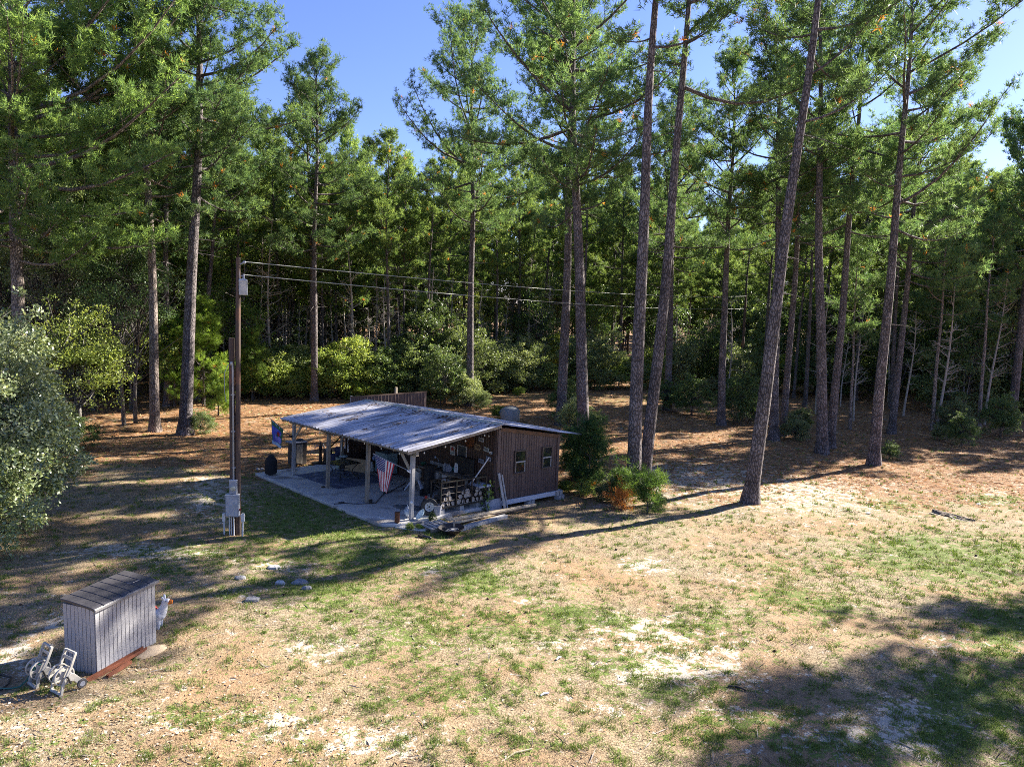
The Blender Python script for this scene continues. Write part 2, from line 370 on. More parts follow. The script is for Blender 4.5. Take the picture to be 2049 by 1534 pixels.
def groundmat():
    m = bpy.data.materials.new('sandy lawn and pine litter'); m.use_nodes = True; n = m.node_tree; N = n.nodes; L = n.links
    p = N['Principled BSDF']; p.inputs['Roughness'].default_value = .9; p.inputs['Specular IOR Level'].default_value = .15
    tc = N.new('ShaderNodeTexCoord')
    at_ = N.new('ShaderNodeVertexColor'); at_.layer_name = 'Col'
    sp = N.new('ShaderNodeSeparateColor'); L.new(at_.outputs[0], sp.inputs[0])
    def noise(scale, det=6, st=None, rough=.6):
        o = N.new('ShaderNodeTexNoise'); o.inputs['Scale'].default_value = scale; o.inputs['Detail'].default_value = det; o.inputs['Roughness'].default_value = rough
        if st:
            mp = N.new('ShaderNodeMapping'); mp.inputs['Scale'].default_value = st; mp.inputs['Rotation'].default_value = (0, 0, .5); L.new(tc.outputs['Object'], mp.inputs[0]); L.new(mp.outputs[0], o.inputs['Vector'])
        else: L.new(tc.outputs['Object'], o.inputs['Vector'])
        return o.outputs[0]
    def mth(op, a, b):
        o = N.new('ShaderNodeMath'); o.operation = op
        for i, q in enumerate((a, b)):
            if isinstance(q, (int, float)): o.inputs[i].default_value = q
            else: L.new(q, o.inputs[i])
        return o.outputs[0]
    def ramp(v, a, b):
        o = N.new('ShaderNodeMapRange'); o.interpolation_type = 'SMOOTHSTEP'; o.inputs[1].default_value = a; o.inputs[2].default_value = b; L.new(v, o.inputs[0]); return o.outputs[0]
    def mix(f, a, b):
        o = N.new('ShaderNodeMix'); o.data_type = 'RGBA'; L.new(f, o.inputs[0])
        for i, q in ((6, a), (7, b)):
            if isinstance(q, tuple): o.inputs[i].default_value = (*q, 1)
            else: L.new(q, o.inputs[i])
        return o.outputs[2]
    n1 = noise(1.1, 9, rough=.65); n2 = noise(5, 6); n3 = noise(28, 4); n4 = noise(95, 2); n5 = noise(34, 4, (1, .22, 1)); n6 = noise(.35, 4); n7 = noise(60, 3, (.25, 1, 1)); n8 = noise(2.6, 7, rough=.7); n9 = noise(9, 5); n10 = noise(6.5, 6, rough=.75)
    dry = mix(ramp(n3, .32, .68), (.17,.13,.08), (.42,.335,.22))
    dry = mix(ramp(n6, .4, .65), dry, mix(ramp(n4, .35, .65), (.24,.15,.085), (.40,.265,.15)))
    sand = mix(ramp(n4, .35, .65), (.43,.37,.29), (.60,.53,.43))
    sand = mix(ramp(n2, .62, .72), sand, (.30,.22,.15))
    green = mix(ramp(n3, .35, .65), (.065,.095,.020), (.165,.220,.050))
    need = mix(ramp(n5, .35, .62), (.11,.060,.034), (.36,.195,.095))
    need = mix(ramp(n7, .55, .75), need, (.44,.27,.14))
    need = mix(ramp(n1, .57, .66), need, (.33,.27,.20))
    base = mix(ramp(mth('ADD', sp.outputs[2], mth('MULTIPLY', mth('SUBTRACT', n1, .5), 1.3)), .38, .62), dry, need)
    fs = mth('ADD', sp.outputs[1], mth('ADD', mth('MULTIPLY', mth('SUBTRACT', n8, .5), 1.5), mth('MULTIPLY', mth('SUBTRACT', n9, .5), 1.5)))
    base = mix(ramp(n9, .50, .66), base, mix(ramp(n4, .4, .6), (.10,.075,.045), (.22,.16,.095)))
    base = mix(ramp(fs, .45, .60), base, sand)
    fg = mth('ADD', sp.outputs[0], mth('ADD', mth('MULTIPLY', mth('SUBTRACT', n8, .5), -1.0), mth('MULTIPLY', mth('SUBTRACT', n10, .5), 2.4)))
    fg = mth('MULTIPLY', ramp(fg, .44, .58), ramp(n3, .28, .5))
    base = mix(fg, base, green)
    L.new(base, p.inputs['Base Color'])
    b = N.new('ShaderNodeBump'); b.inputs['Strength'].default_value = .7; b.inputs['Distance'].default_value = .05
    L.new(mth('ADD', n3, mth('MULTIPLY', n4, .5)), b.inputs['Height']); L.new(b.outputs[0], p.inputs['Normal'])
    return m
GM = groundmat()
ground = npmesh('ground', gv, gf, GM, col=np.stack([mg.ravel(), ms.ravel(), mn.ravel()], -1), smooth=True); tag(ground, kind='structure')

rs = np.random.RandomState(5)
def in_slab(x, y, m=0.):
    lu = (x-X0)*-SU+(y-Y0)*CU; lv = (x-X0)*CU+(y-Y0)*SU
    return (lv > -1.05-m) & (lv < 6.6+m) & (lu > -.25-m) & (lu < 9.3+m)
def wedge(n, y0, y1, pw):              # points over the yard, thinning with distance
    u = rs.rand(n); y = (y0**(1-pw)+u*(y1**(1-pw)-y0**(1-pw)))**(1/(1-pw))
    x = (rs.rand(n)*2-1)*(y*.86+2)
    return x, y
def blades(x, y, h, wd, lean, col):
    n = len(x); z = gz(x, y)
    a = rs.rand(n)*6.283; L = lean*rs.rand(n)
    dx = np.cos(a)*L; dy = np.sin(a)*L; sx = -np.sin(a)*wd/2; sy = np.cos(a)*wd/2
    V = np.empty((n, 3, 3), np.float32)
    V[:,0] = np.stack([x-sx, y-sy, z-.01], -1); V[:,1] = np.stack([x+sx, y+sy, z-.01], -1)
    V[:,2] = np.stack([x+dx*h, y+dy*h, z+h], -1)
    return V.reshape(-1, 3), np.arange(3*n).reshape(n, 3), np.repeat(col, 3, 0)
def pick(x, y, v, t0, t1):
    k = rs.rand(len(x)) < smo(t0, t1, v); k &= ~in_slab(x, y); return x[k], y[k]
# green grass in tufts
x, y = wedge(110000, 7.2, 42, 1.6); g, s, nd = masks(x, y)
x, y = pick(x, y, g+(fbm(x*5.1, y*5.1, 40, 3)-.5)*2.0, .42, .80)
m_ = 9; x = np.repeat(x, m_)+rs.randn(len(x)*m_)*.035; y = np.repeat(y, m_)+rs.randn(len(y)*m_)*.035
sc_ = np.clip(y/13, .8, 2.2); t_ = rs.rand(len(x), 1)
V, Fs, C = blades(x, y, (.025+.055*rs.rand(len(x)))*np.sqrt(sc_), .012*sc_, 1.3, np.array([[.065,.11,.022]])*(1-t_)+np.array([[.19,.26,.06]])*t_)
tag(npmesh('grass', V, Fs, GRASSM, col=C), kind='stuff')
# dry grass
x, y = wedge(60000, 7.2, 30, 1.6); g, s, nd = masks(x, y)
x, y = pick(x, y, .75-s-.6*nd+(fbm(x*1.3, y*1.3, 50, 5)-.5)*1.4, .3, .7)
m_ = 6; x = np.repeat(x, m_)+rs.randn(len(x)*m_)*.06; y = np.repeat(y, m_)+rs.randn(len(y)*m_)*.06
sc_ = np.clip(y/13, .8, 2.2); t_ = rs.rand(len(x), 1)
V, Fs, C = blades(x, y, (.012+.03*rs.rand(len(x)))*np.sqrt(sc_), .010*sc_, 2.2, np.array([[.15,.105,.055]])*(1-t_)+np.array([[.48,.37,.22]])*t_)
tag(npmesh('dry_grass', V, Fs, DRYM, col=C), kind='stuff')
def flat(x, y, L, wd, cols, dz=.006, til=.25):
    n = len(x); z = gz(x, y)+dz; a = rs.rand(n)*6.283; ca = np.cos(a); sa = np.sin(a)
    V = np.empty((n, 4, 3), np.float32); t = (rs.rand(n, 4)-.3)*til
    for j, (p, q) in enumerate(((-.5, 0), (0, -.5), (.5, 0), (0, .5))):
        V[:, j, 0] = x+ca*L*p-sa*wd*q; V[:, j, 1] = y+sa*L*p+ca*wd*q; V[:, j, 2] = z+np.maximum(t[:, j], -.05)*wd
    return V.reshape(-1, 3), np.arange(4*n).reshape(n, 4), np.repeat(cols, 4, 0)
def pal(n, *cs):
    cs = np.array(cs); return cs[rs.randint(0, len(cs), n)]*(.75+.5*rs.rand(n, 1))
# fallen leaves near the tool shed and thin over the lawn
x, y = wedge(46000, 7.2, 26, 1.7); k = (rs.rand(len(x)) < .03+.9*np.exp(-((x+6.5)/3.8)**2-((y-9.3)/2.2)**2)*.7) & ~in_slab(x, y); x, y = x[k], y[k]
V, Fs, C = flat(x, y, .035+.035*rs.rand(len(x)), .018+.016*rs.rand(len(x)), pal(len(x), (.46,.36,.24), (.52,.44,.33), (.36,.22,.11), (.42,.27,.14), (.27,.18,.11), (.58,.52,.42)), .010, .7)
tag(npmesh('leaf_litter', V, Fs, DRYM, col=C), kind='stuff')
# fallen pine needles
x, y = wedge(120000, 14, 62, 1.2); g, s, nd = masks(x, y)
x, y = pick(x, y, nd-.6*s+(fbm(x*.9, y*.9, 60, 4)-.5)*1.1, .25, .75)
sc_ = np.clip(y/20, .8, 2.4)
V, Fs, C = flat(x, y, (.16+.12*rs.rand(len(x)))*sc_**.4, .014*sc_, pal(len(x), (.34,.17,.075), (.42,.23,.10), (.23,.12,.06), (.5,.32,.17)), .012, 2.2)
tag(npmesh('pine_needle_litter', V, Fs, DRYM, col=C), kind='stuff')
# small twigs and fallen cones
x, y = wedge(900, 7.5, 32, 1.4); k = ~in_slab(x, y, .3); x, y = x[k], y[k]
V, Fs, C = flat(x, y, .12+.30*rs.rand(len(x))**2, .012+.012*rs.rand(len(x)), pal(len(x), (.20,.16,.13), (.34,.30,.26), (.12,.09,.07)), .014, 1.2)
tag(npmesh('fallen_twigs', V, Fs, DRYM, col=C), kind='stuff')
x, y = wedge(90, 12, 34, 1.01); k = ~in_slab(x, y, .3); x, y = x[k], y[k]; n = len(x); z = gz(x, y)
O8 = np.array([(1,0,0),(-1,0,0),(0,1,0),(0,-1,0),(0,0,1),(0,0,-1)])*np.array([.04,.028,.025])
F8 = np.array([(0,2,4),(2,1,4),(1,3,4),(3,0,4),(2,0,5),(1,2,5),(3,1,5),(0,3,5)])
V = (O8[None]*(.7+.6*rs.rand(n,1,1))+np.stack([x, y, z+.02], -1)[:, None]).reshape(-1, 3)
Fs = (F8[None]+6*np.arange(n)[:, None, None]).reshape(-1, 3)
tag(npmesh('fallen_pine_cones', V, Fs, DRYM, col=np.repeat(pal(n, (.10,.06,.04), (.06,.04,.03)), 6, 0)), kind='stuff')

# ================================================================ TREES
def tube_np(P, Rr, k):
    P = np.asarray(P, float); n = len(P)
    T = np.empty_like(P); T[1:-1] = P[2:]-P[:-2]; T[0] = P[1]-P[0]; T[-1] = P[-1]-P[-2]
    T /= np.linalg.norm(T, axis=1, keepdims=True)+1e-9
    ref = np.array([1., 0, 0]) if abs(T[0, 2]) > .7 else np.array([0, 0, 1.])
    X = np.cross(T, ref); X /= np.linalg.norm(X, axis=1, keepdims=True)+1e-9; Y = np.cross(T, X)
    a = np.arange(k)*2*np.pi/k
    V = P[:, None]+(X[:, None]*np.cos(a)[None, :, None]+Y[:, None]*np.sin(a)[None, :, None])*np.asarray(Rr)[:, None, None]
    i = np.arange(n-1)[:, None]*k; j = np.arange(k)[None]; j2 = (j+1) % k
    Fs = np.stack([i+j, i+j2, i+k+j2, i+k+j], -1).reshape(-1, 4)
    return V.reshape(-1, 3), Fs
class Acc:
    def __init__(s): s.V = []; s.F = []; s.n = 0
    def add(s, V, Fs): s.V.append(V); s.F.append(Fs+s.n); s.n += len(V)
    def get(s): return np.concatenate(s.V), np.concatenate(s.F)
def needles(pos, dr, rng, k, ln, wd, c0, c1, dead=.006, spread=.8):
    n = len(pos)
    d = dr[:, None]*.75+rng.randn(n, k, 3)*spread; d[..., 2] += .22
    d /= np.linalg.norm(d, axis=2, keepdims=True)+1e-9
    l = ln*(.7+.5*rng.rand(n, k, 1))
    s = np.cross(d, rng.randn(n, k, 3)); s /= np.linalg.norm(s, axis=2, keepdims=True)+1e-9
    b = pos[:, None]+rng.randn(n, k, 3)*.045
    V = np.stack([b-s*wd/2, b+s*wd/2, b+d*l], 2).reshape(-1, 3)
    t = np.clip(rng.rand(n, 1)*.75+rng.randn(n, 1)*.12, 0, 1)
    c = np.array(c0)[None]*(1-t)+np.array(c1)[None]*t
    dd = rng.rand(n) < dead; c[dd] = np.array([.36, .15, .035])*(.7+.5*rng.rand(dd.sum(), 1))
    return V, np.arange(len(V)).reshape(-1, 3), np.repeat(c, 3*k, 0)
DKG = (.040, .080, .040); YLG = (.130, .190, .075)
def pine_geo(seed, h, r0, cb, cr, lean=(0, 0), dens=1., k=11, ln=.25, wd=.036, fork=0, c0=DKG, c1=YLG, per=4.2, stubs=9, sweep=.0, bias=(0, 0)):
    rng = np.random.RandomState(seed); A = Acc(); tp = []; td = []
    n = 22; t = np.linspace(0, 1, n)**1.15
    ph = rng.rand(4)*6.28
    wob = lambda t: np.stack([.006*h*np.sin(t*5+ph[0])*t+.003*h*np.sin(t*13+ph[1])*t, .006*h*np.sin(t*5+ph[2])*t+.003*h*np.sin(t*12+ph[3])*t, 0*t], -1)
    axis = lambda t: np.stack([lean[0]*h*(t+sweep*t*(1-t)), lean[1]*h*t, h*t], -1)+wob(t)
    rad = lambda t: r0*((1-t)**.8*.93+.05)
    P = axis(t); Rr = rad(t)*(1+.32*np.exp(-t*h/.35)+.25*np.exp(-t*h/.10)); P[0, 2] -= .25
    A.add(*tube_np(P, Rr, 12))
    nb = int((1-cb)*h*per*dens)
    for i in range(nb):
        tc = (i+rng.rand())/nb; tt = cb+(.985-cb)*tc**.92
        az = i*2.4+rng.randn()*.5
        prof = (.72+.28*tc/.25) if tc < .25 else (1-((tc-.25)/.75)**1.7)*.82+.18
        L = cr*prof*rng.uniform(.45, 1.15)
        dh = np.array([math.cos(az), math.sin(az), 0])+np.array([bias[0], bias[1], 0]); 
        L *= np.linalg.norm(dh[:2]); dh /= np.linalg.norm(dh)+1e-9
        el = math.radians(4+50*tc+rng.randn()*15)
        s = np.linspace(0, 1, 6); st = axis(np.array([tt]))[0]
        curve = -.10*L*np.sin(s*math.pi)*(1-tc)+.16*L*s**2*rng.uniform(.3, 1.2)
        B = st+dh*(L*s*math.cos(el))[:, None]+np.array([0, 0, 1])*(L*s*math.sin(el)+curve)[:, None]
        sd_ = np.cross(dh, [0, 0, 1]); B += sd_*(np.sin(s*3+rng.rand()*6)*.06*L*s)[:, None]
        rb = min(.016+.0125*L, float(rad(np.array(tt)))*.7)
        A.add(*tube_np(B, rb*(1-s*.82), 5))
        ns = int(3+L*2.0)
        for j in range(ns):
            q = .28+.72*(j+rng.rand())/ns
            f = q*5; a = min(int(f), 4); p0 = B[a]*(1-(f-a))+B[a+1]*(f-a)
            dirb = B[a+1]-B[a]; dirb /= np.linalg.norm(dirb)+1e-9
            sg = 1 if j % 2 else -1
            d = dirb*rng.uniform(.35, 1)+sd_*sg*rng.uniform(.4, 1.1)+np.array([0, 0, rng.uniform(-.15, .75)]); d /= np.linalg.norm(d)
            ls = (.30*L*(1.15-q)+.35)*rng.uniform(.6, 1.2)
            e = p0+d*ls+np.array([0, 0, .10*ls])
            A.add(*tube_np(np.array([p0, (p0+e)/2+rng.randn(3)*.03, e]), [.013, .010, .005], 3))
            m = int(4+ls/.095)
            ss = rng.uniform(.4, 1.1, m); ss[0] = 1
            tp.append(p0+(e-p0)*ss[:, None]+rng.randn(m, 3)*np.array([.15, .15, .15])); td.append(np.repeat(d[None], m, 0))
        tp.append(np.repeat(B[-1][None], 3, 0)+rng.randn(3, 3)*.1); td.append(np.repeat((B[-1]-B[-2])[None]/np.linalg.norm(B[-1]-B[-2]), 3, 0))
    top = axis(np.array([1.]))[0]; tp.append(top+rng.randn(8, 3)*.25); td.append(np.repeat([[0, 0, 1.]], 8, 0))
    for i in range(stubs):
        tt = rng.uniform(cb*.55, cb*1.02); az = rng.rand()*6.28; L = rng.uniform(.4, 1.8); st = axis(np.array([tt]))[0]
        d = np.array([math.cos(az), math.sin(az), rng.uniform(-.25, .35)]); s = np.linspace(0, 1, 4)
        A.add(*tube_np(st+d*(L*s)[:, None]+np.array([0, 0, -.12])*(s**2*L)[:, None], .022*(1-.8*s), 4))
    tv, tf = A.get()
    cv, cf, cc = needles(np.concatenate(tp), np.concatenate(td), rng, k, ln, wd, c0, c1)
    return tv, tf, cv, cf, cc
def put_pine(M, label, group=None, bark=None, need=None, cat='pine tree', name='pine_tree', **kw):
    tv, tf, cv, cf, cc = pine_geo(**kw)
    o = thing(name, label, cat, M, group)
    npmesh('trunk', tv, tf, bark or BARK, o, smooth=True)
    npmesh('crown', cv, cf, need or NEED, o, col=cc)
    return o
# the tall pines standing in the yard: base pixel, upper pixel, trunk radius, height, crown base height, crown radius
HP = CAMP.z
def lean_of(b, px, py):
    q = deep(px, py, b.y); return (q.x-b.x)/(q.z-b.z)
NEAR = [
 # base, upper px, r0, h, cb, cr, seed, extra, label
 ((42,880),(30,290),.33,25,.33,6.8,11,dict(dens=1.35,c0=(.060,.110,.040),c1=(.175,.245,.080),bark=1,bias=(.25,-.15)),'tall sunlit pine rising behind the glossy bush at the yard edge'),
 ((310,861),(297,300),.25,26,.42,4.8,12,dict(bark=1),'straight pale barked pine beside the leaning dark one, left of the utility pole'),
 ((370,868),(395,200),.33,26.5,.44,4.7,13,dict(dens=1.1,bias=(.1,0)),'thick dark pine leaning slightly, nearest behind the utility pole'),
 ((629,803),(631,330),.26,23.2,.42,4.3,14,dict(dens=.95),'lone slim pine with an open pointed crown in front of the shrub row'),
 ((940,811),(944,280),.28,26.5,.46,5.9,15,dict(dens=.95),'straight pine behind the cabin roof beside the open sky'),
 ((1122,851),(1140,400),.33,26,.50,5.0,16,dict(),'leaning pine just behind the cabin, half hidden by its neighbour'),
 ((1168,891),(1152,250),.34,27,.44,5.8,17,dict(dens=1.05),'thick straight pine beside the back corner of the cabin'),
 ((1267,987),(1293,330),.29,25,.64,3.8,18,dict(dens=.45),'front trunk of the twin pines with saplings at its foot'),
 ((1288,962),(1352,330),.27,25,.62,4.2,19,dict(dens=.42,bias=(.8,0)),'rear leaning trunk of the twin pines with saplings at its foot'),
 ((1500,1007),(1590,350),.27,24,.56,4.4,20,dict(dens=.45,bias=(.3,.1)),'strongly leaning pine nearest the lawn, standing alone'),
 ((1548,880),(1556,480),.27,24.5,.48,5.2,21,dict(dens=.6),'upright pine crossing behind the strongly leaning one'),
 ((1566,872),(1598,440),.22,24,.48,4.6,22,dict(dens=.9),'thin leaning pine close behind the upright one'),
 ((1645,908),(1642,450),.29,25,.52,4.6,23,dict(dens=.5),'upright pine of the close pair at the wood edge'),
 ((1661,897),(1707,350),.24,24,.48,4.8,24,dict(dens=.6,bias=(.2,0)),'leaning pine of the close pair at the wood edge'),
 ((1748,932),(1790,420),.27,24,.46,5.6,25,dict(dens=.55,bias=(.25,0)),'leaning pine with green weeds at its foot near the rotten log'),
 ((1783,868),(1822,520),.23,22.0,.42,5.0,26,dict(dens=1.0,bias=(.1,0)),'slim pine behind the weedy one whose crown ends at the open sky'),
 ((1335,820),(1346,520),.29,23,.45,4.6,27,dict(),'dark shaded pine rising from ferny brush behind the twin pines'),
 ((1443,850),(1456,430),.27,23,.48,4.6,28,dict(),'dark shaded pine with brush around its foot, second from the leaning one'),
 ((1865,862),(1884,600),.13,15,.45,2.6,29,dict(bark=1,dens=.8),'thin grey pole of a young pine in the shade of the wood'),
 ((1958,855),(1976,610),.13,14,.50,2.4,30,dict(bark=1,dens=.6),'thin grey pine with bare side twigs at the far edge of the yard'),
 ((1700,860),(1712,600),.10,12,.42,2.2,33,dict(bark=1,dens=.7),'spindly young pine between the close pair and the weedy pine'),
 ((335,815),(333,450),.22,21,.46,3.6,31,dict(),'dark slim pine behind the pale barked one'),
 ((395,800),(425,480),.20,20,.50,3.2,32,dict(),'slim pine leaning away behind the thick dark one'),
]
for (bp, up, r0, h, cb, cr, sd_, ex, lab) in NEAR:
    b = at(*bp); ex = dict(ex); bk = BARKP if ex.pop('bark', 0) else BARK
    put_pine(TR(b.x, b.y, b.z, 0), lab, 'tall pines standing in and around the yard', bark=bk, seed=sd_, h=h, r0=r0, cb=cb, cr=cr, lean=(lean_of(b, *up)*(.8 if 'lean' in lab else 1), 0), sweep=.5 if 'lean' in lab else 0, k=12 if b.y < 40 else 10, **ex)
# pines standing past the edge of the frame, whose shade reaches the lawn
for i, (x, y, h, cb, cr) in enumerate([(28.6, 24.6, 20, .50, 4.0), (32.2, 22.2, 20, .5, 4.2), (28.5, 18.0, 20, .5, 4.2), (34.8, 47, 21, .45, 5.0), (-29, 27, 23, .4, 5.2)]):
    put_pine(TR(x, y, G(x, y), i), 'tall pine just outside the edge of the picture', 'pines beside the yard', seed=70+i, h=h, r0=.3, cb=cb, cr=cr, k=9, wd=.05)
# ---- pines of the wood behind: eight kinds, copied
rb = random.Random(8)
PV = []
for i in range(8):
    PV.append(put_pine(TR(0, -300, 0), 'pine in the dense wood behind the cabin clearing', 'pines of the wood behind the clearing', seed=100+i, h=22.5+1.3*(i % 3), r0=.17+.035*(i % 3), cb=[.40,.52,.30,.46,.56,.36,.48,.33][i], cr=[4.2,3.7,4.4,3.9,3.5,4.6,3.8,4.2][i],
        lean=(rb.uniform(-.03, .04), 0), k=8, ln=.31, wd=.058, per=3.2, dens=1.0, c0=(.055,.098,.038), c1=(.175,.230,.075)))
used = []; cnt = 0; first = [True]*8
NEARB = [tuple(at(*n_[0]))[:2] for n_ in NEAR]
def edge_y(x):       # nearest line of the wood
    return float(np.interp(x, [-60, -26, -22, -16, -8, -3, 3, 14, 24, 34, 60], [30, 33, 44, 50, 53, 58, 64, 67, 52, 50, 44]))
tries = 0
while cnt < 268 and tries < 20000:
    tries += 1
    y = 36+78*rb.random()**1.15; x = (rb.random()*2-1)*(y*.86+6)
    if y < edge_y(x): continue
    if 18 < x < 46 and 66 < y < 90 and rb.random() < .6: continue
    dmin = 3.0 if y < 75 else 3.8
    if any((x-a)**2+(y-b)**2 < dmin**2 for a, b in used+NEARB): continue
    used.append((x, y)); k = rb.randrange(8); s = rb.uniform(.80, 1.0)*(1.0 if y < 80 else 1.05)
    if -14 < x*50/y < 0 : s *= .93
    M = TR(x, y, G(x, y)-.05, rb.random()*6.28, s)
    zone = 'beyond the brown metal panel' if x < -2 and y < 75 else ('in the shade beyond the far clearing' if x < 14 and y < 75 else ('in the dark wood past the close pair of pines' if y < 75 else 'deep in the wood, only its upper part showing'))
    lab = ['slender pine ', 'pine with a spreading crown ', 'low branched pine '][k % 3]+zone
    if first[k]: PV[k].matrix_world = M; first[k] = False; PV[k]['label'] = lab; PV[k]['group'] = lab+' group'; 
    else: dup1(PV[k], M, lab, lab+' group')
    cnt += 1
# ---- broad leaved growth
def leaf_geo(pos, nrm, rng, size, c0, c1, up=.5, asp=.5):
    n = len(pos)
    d = nrm*.6+rng.randn(n, 3)*.8; d[:, 2] += up*.3; d /= np.linalg.norm(d, axis=1, keepdims=True)+1e-9
    nn = rng.randn(n, 3)*.75+nrm*.4; nn[:, 2] += up; s = np.cross(d, nn); s /= np.linalg.norm(s, axis=1, keepdims=True)+1e-9
    L = size*(.6+.7*rng.rand(n, 1)); W_ = L*asp
    V = np.stack([pos, pos+d*L*.5+s*W_*.5, pos+d*L, pos+d*L*.5-s*W_*.5], 1).reshape(-1, 3)
    t = np.clip(rng.rand(n, 1)*.8+rng.randn(n, 1)*.15, 0, 1)
    return V, np.arange(4*n).reshape(-1, 4), np.repeat(np.array(c0)[None]*(1-t)+np.array(c1)[None]*t, 4, 0)
def broad_geo(seed, h, cr, base, nclump, per, size, c0, c1, r0=.12, stems=1, clump=.55, skirt=0., gap=0.0, asp=.5):
    """stems from the ground, limbs to leaf clumps spread through an uneven crown"""
    rng = np.random.RandomState(seed); A = Acc(); P = []; Nn = []
    ctr = np.array([0, 0, base+(h-base)*.5]); rz = (h-base)*.5
    lob = rng.randn(7, 3); lob /= np.linalg.norm(lob, axis=1, keepdims=True); lw = rng.uniform(.0, .55, 7)
    tops = []
    for s in range(stems):
        a = rng.rand()*6.28; o = np.array([math.cos(a), math.sin(a), 0])*(cr*.25*rng.rand() if stems > 1 else 0)
        e = np.array([o[0]*2+rng.randn()*.12*cr, o[1]*2+rng.randn()*.12*cr, base+(h-base)*rng.uniform(.55, .8)])
        q = np.linspace(0, 1, 7)
        B = o+(e-o)*q[:, None]+np.stack([np.sin(q*4+rng.rand()*6)*.04*h*q, np.sin(q*4+rng.rand()*6)*.04*h*q, 0*q], -1); B[0, 2] -= .15
        A.add(*tube_np(B, r0/(stems**.5)*(1-.8*q), 7)); tops.append(B)
    for i in range(nclump):
        spr = 1.3 if rng.rand() < .16 else 1.; d = rng.randn(3); d /= np.linalg.norm(d)
        if d[2] < -.55-skirt: d[2] *= -.4
        r = spr*rng.uniform(.25, 1)**.55*(1+np.max(lw*np.clip(lob@d, 0, 1)**3)-.22*rng.rand())
        wd_ = 1+.55*skirt*max(0, -d[2])**.7; c = ctr+d*r*np.array([cr*wd_, cr*wd_, rz])*.86
        if rng.rand() < gap: continue
        B = tops[rng.randint(len(tops))]; f = B[rng.randint(3, 7)]
        if c[2] < f[2]: f = B[rng.randint(2, 5)]
        mid = (f+c)/2+rng.randn(3)*.1*cr*.5
        A.add(*tube_np(np.array([f, mid, c]), [r0*.22, r0*.13, .008], 4))
        m = int(per*rng.uniform(.6, 1.35)*(.35 if spr > 1 else 1)); cs = clump*rng.uniform(.5, 1.3)*(.6 if spr > 1 else 1)
        g = rng.randn(m, 3); g /= np.linalg.norm(g, axis=1, keepdims=True); rr = rng.rand(m, 1)**.45
        P.append(c+g*rr*cs*np.array([1.1, 1.1, .75])); Nn.append(g*.5+d*.5)
        for _ in range(2):
            e = c+rng.randn(3)*cs*.7; A.add(*tube_np(np.array([c, e]), [.008, .004], 3))
    tv, tf = A.get()
    lv, lf, lc = leaf_geo(np.concatenate(P), np.concatenate(Nn), rng, size, c0, c1, asp=asp)
    return tv, tf, lv, lf, lc
def put_broad(M, name, label, cat, group=None, bark=None, leaf=None, crown='foliage', trunk='stem', **kw):
    tv, tf, lv, lf, lc = broad_geo(**kw)
    o = thing(name, label, cat, M, group)
    npmesh(trunk, tv, tf, bark or BARKG, o, smooth=True); npmesh(crown, lv, lf, leaf or LEAF, o, col=lc)
    return o
GG0, GG1 = (.070, .100, .038), (.235, .265, .14)
OL0, OL1 = (.085, .125, .030), (.27, .31, .085)
DG0, DG1 = (.030, .060, .022), (.100, .145, .050)
# big glossy bushes at the yard edge
put_broad(TR(-14.2, 17.4, G(-14.2, 17.4)), 'glossy_bush', 'large glossy grey green bush at the edge of the yard by the tool shed', 'bush', leaf=LEAFG, seed=201, h=5.5, cr=2.75, base=.0, nclump=440, per=175, size=.10, c0=(.045,.07,.028), c1=(.27,.30,.17), stems=6, clump=.40, r0=.09, asp=.55, skirt=1.)
put_broad(TR(-12.7, 15.6, G(-12.7, 15.6)), 'glossy_bush', 'lower glossy bush spreading at the foot of the large one', 'bush', leaf=LEAFG, seed=204, h=2.7, cr=1.35, base=-.2, nclump=120, per=140, size=.09, c0=GG0, c1=GG1, stems=5, clump=.40, r0=.06, asp=.55, skirt=1.)
put_broad(TR(-18.8, 22.5, G(-18.8, 22.5)), 'glossy_bush', 'rounded glossy bush behind the large one at the yard edge', 'bush', leaf=LEAFG, seed=202, h=5.6, cr=2.5, base=.0, nclump=240, per=140, size=.11, c0=GG0, c1=GG1, stems=5, clump=.5, r0=.09, asp=.55, skirt=1.)
put_broad(TR(-21.2, 27.0, G(-21.2, 27)), 'glossy_bush', 'taller glossy bush farthest back against the sunlit pine', 'bush', leaf=LEAFG, seed=203, h=6.2, cr=2.5, base=.0, nclump=220, per=120, size=.125, c0=GG0, c1=GG1, stems=5, clump=.55, r0=.09, asp=.55, skirt=1.)
# evergreen oaks behind them
for i, (px, y, h, cr, base, lab, c0, c1) in enumerate([(250, 36.5, 11, 3.0, 3.6, 'dark evergreen oak leaning over the yard beside the pale barked pine', DG0, (.10,.15,.07)), (120, 36, 13.5, 3.4, 3.0, 'grey green oak with a tall crown behind the sunlit pine', GG0, (.15,.19,.10)),
      (190, 41, 9, 3.2, .8, 'bushy dark oak between the two pale trunks', DG0, (.10,.15,.06)), (60, 39, 14.5, 3.6, 3, 'grey green oak partly hidden by the sunlit pine trunk', GG0, (.16,.20,.11)), (255, 41.5, 7, 2.6, .4, 'leafy dark shrub tree behind the leaning pair of pines', DG0, OL1), (150, 32, 6.5, 2.4, .3, 'bright green undergrowth tree at the end of the shaded path', OL0, OL1)]):
    x = (px-1024)/F*y*1.0; put_broad(TR(x, y, G(x, y)), 'oak_tree', lab, 'oak tree', 'evergreen oaks at the yard edge', crown='crown', trunk='trunk', seed=210+i, h=h, cr=cr, base=base, nclump=150, per=110, size=.125, c0=c0, c1=c1, stems=2, clump=.6, r0=.16)
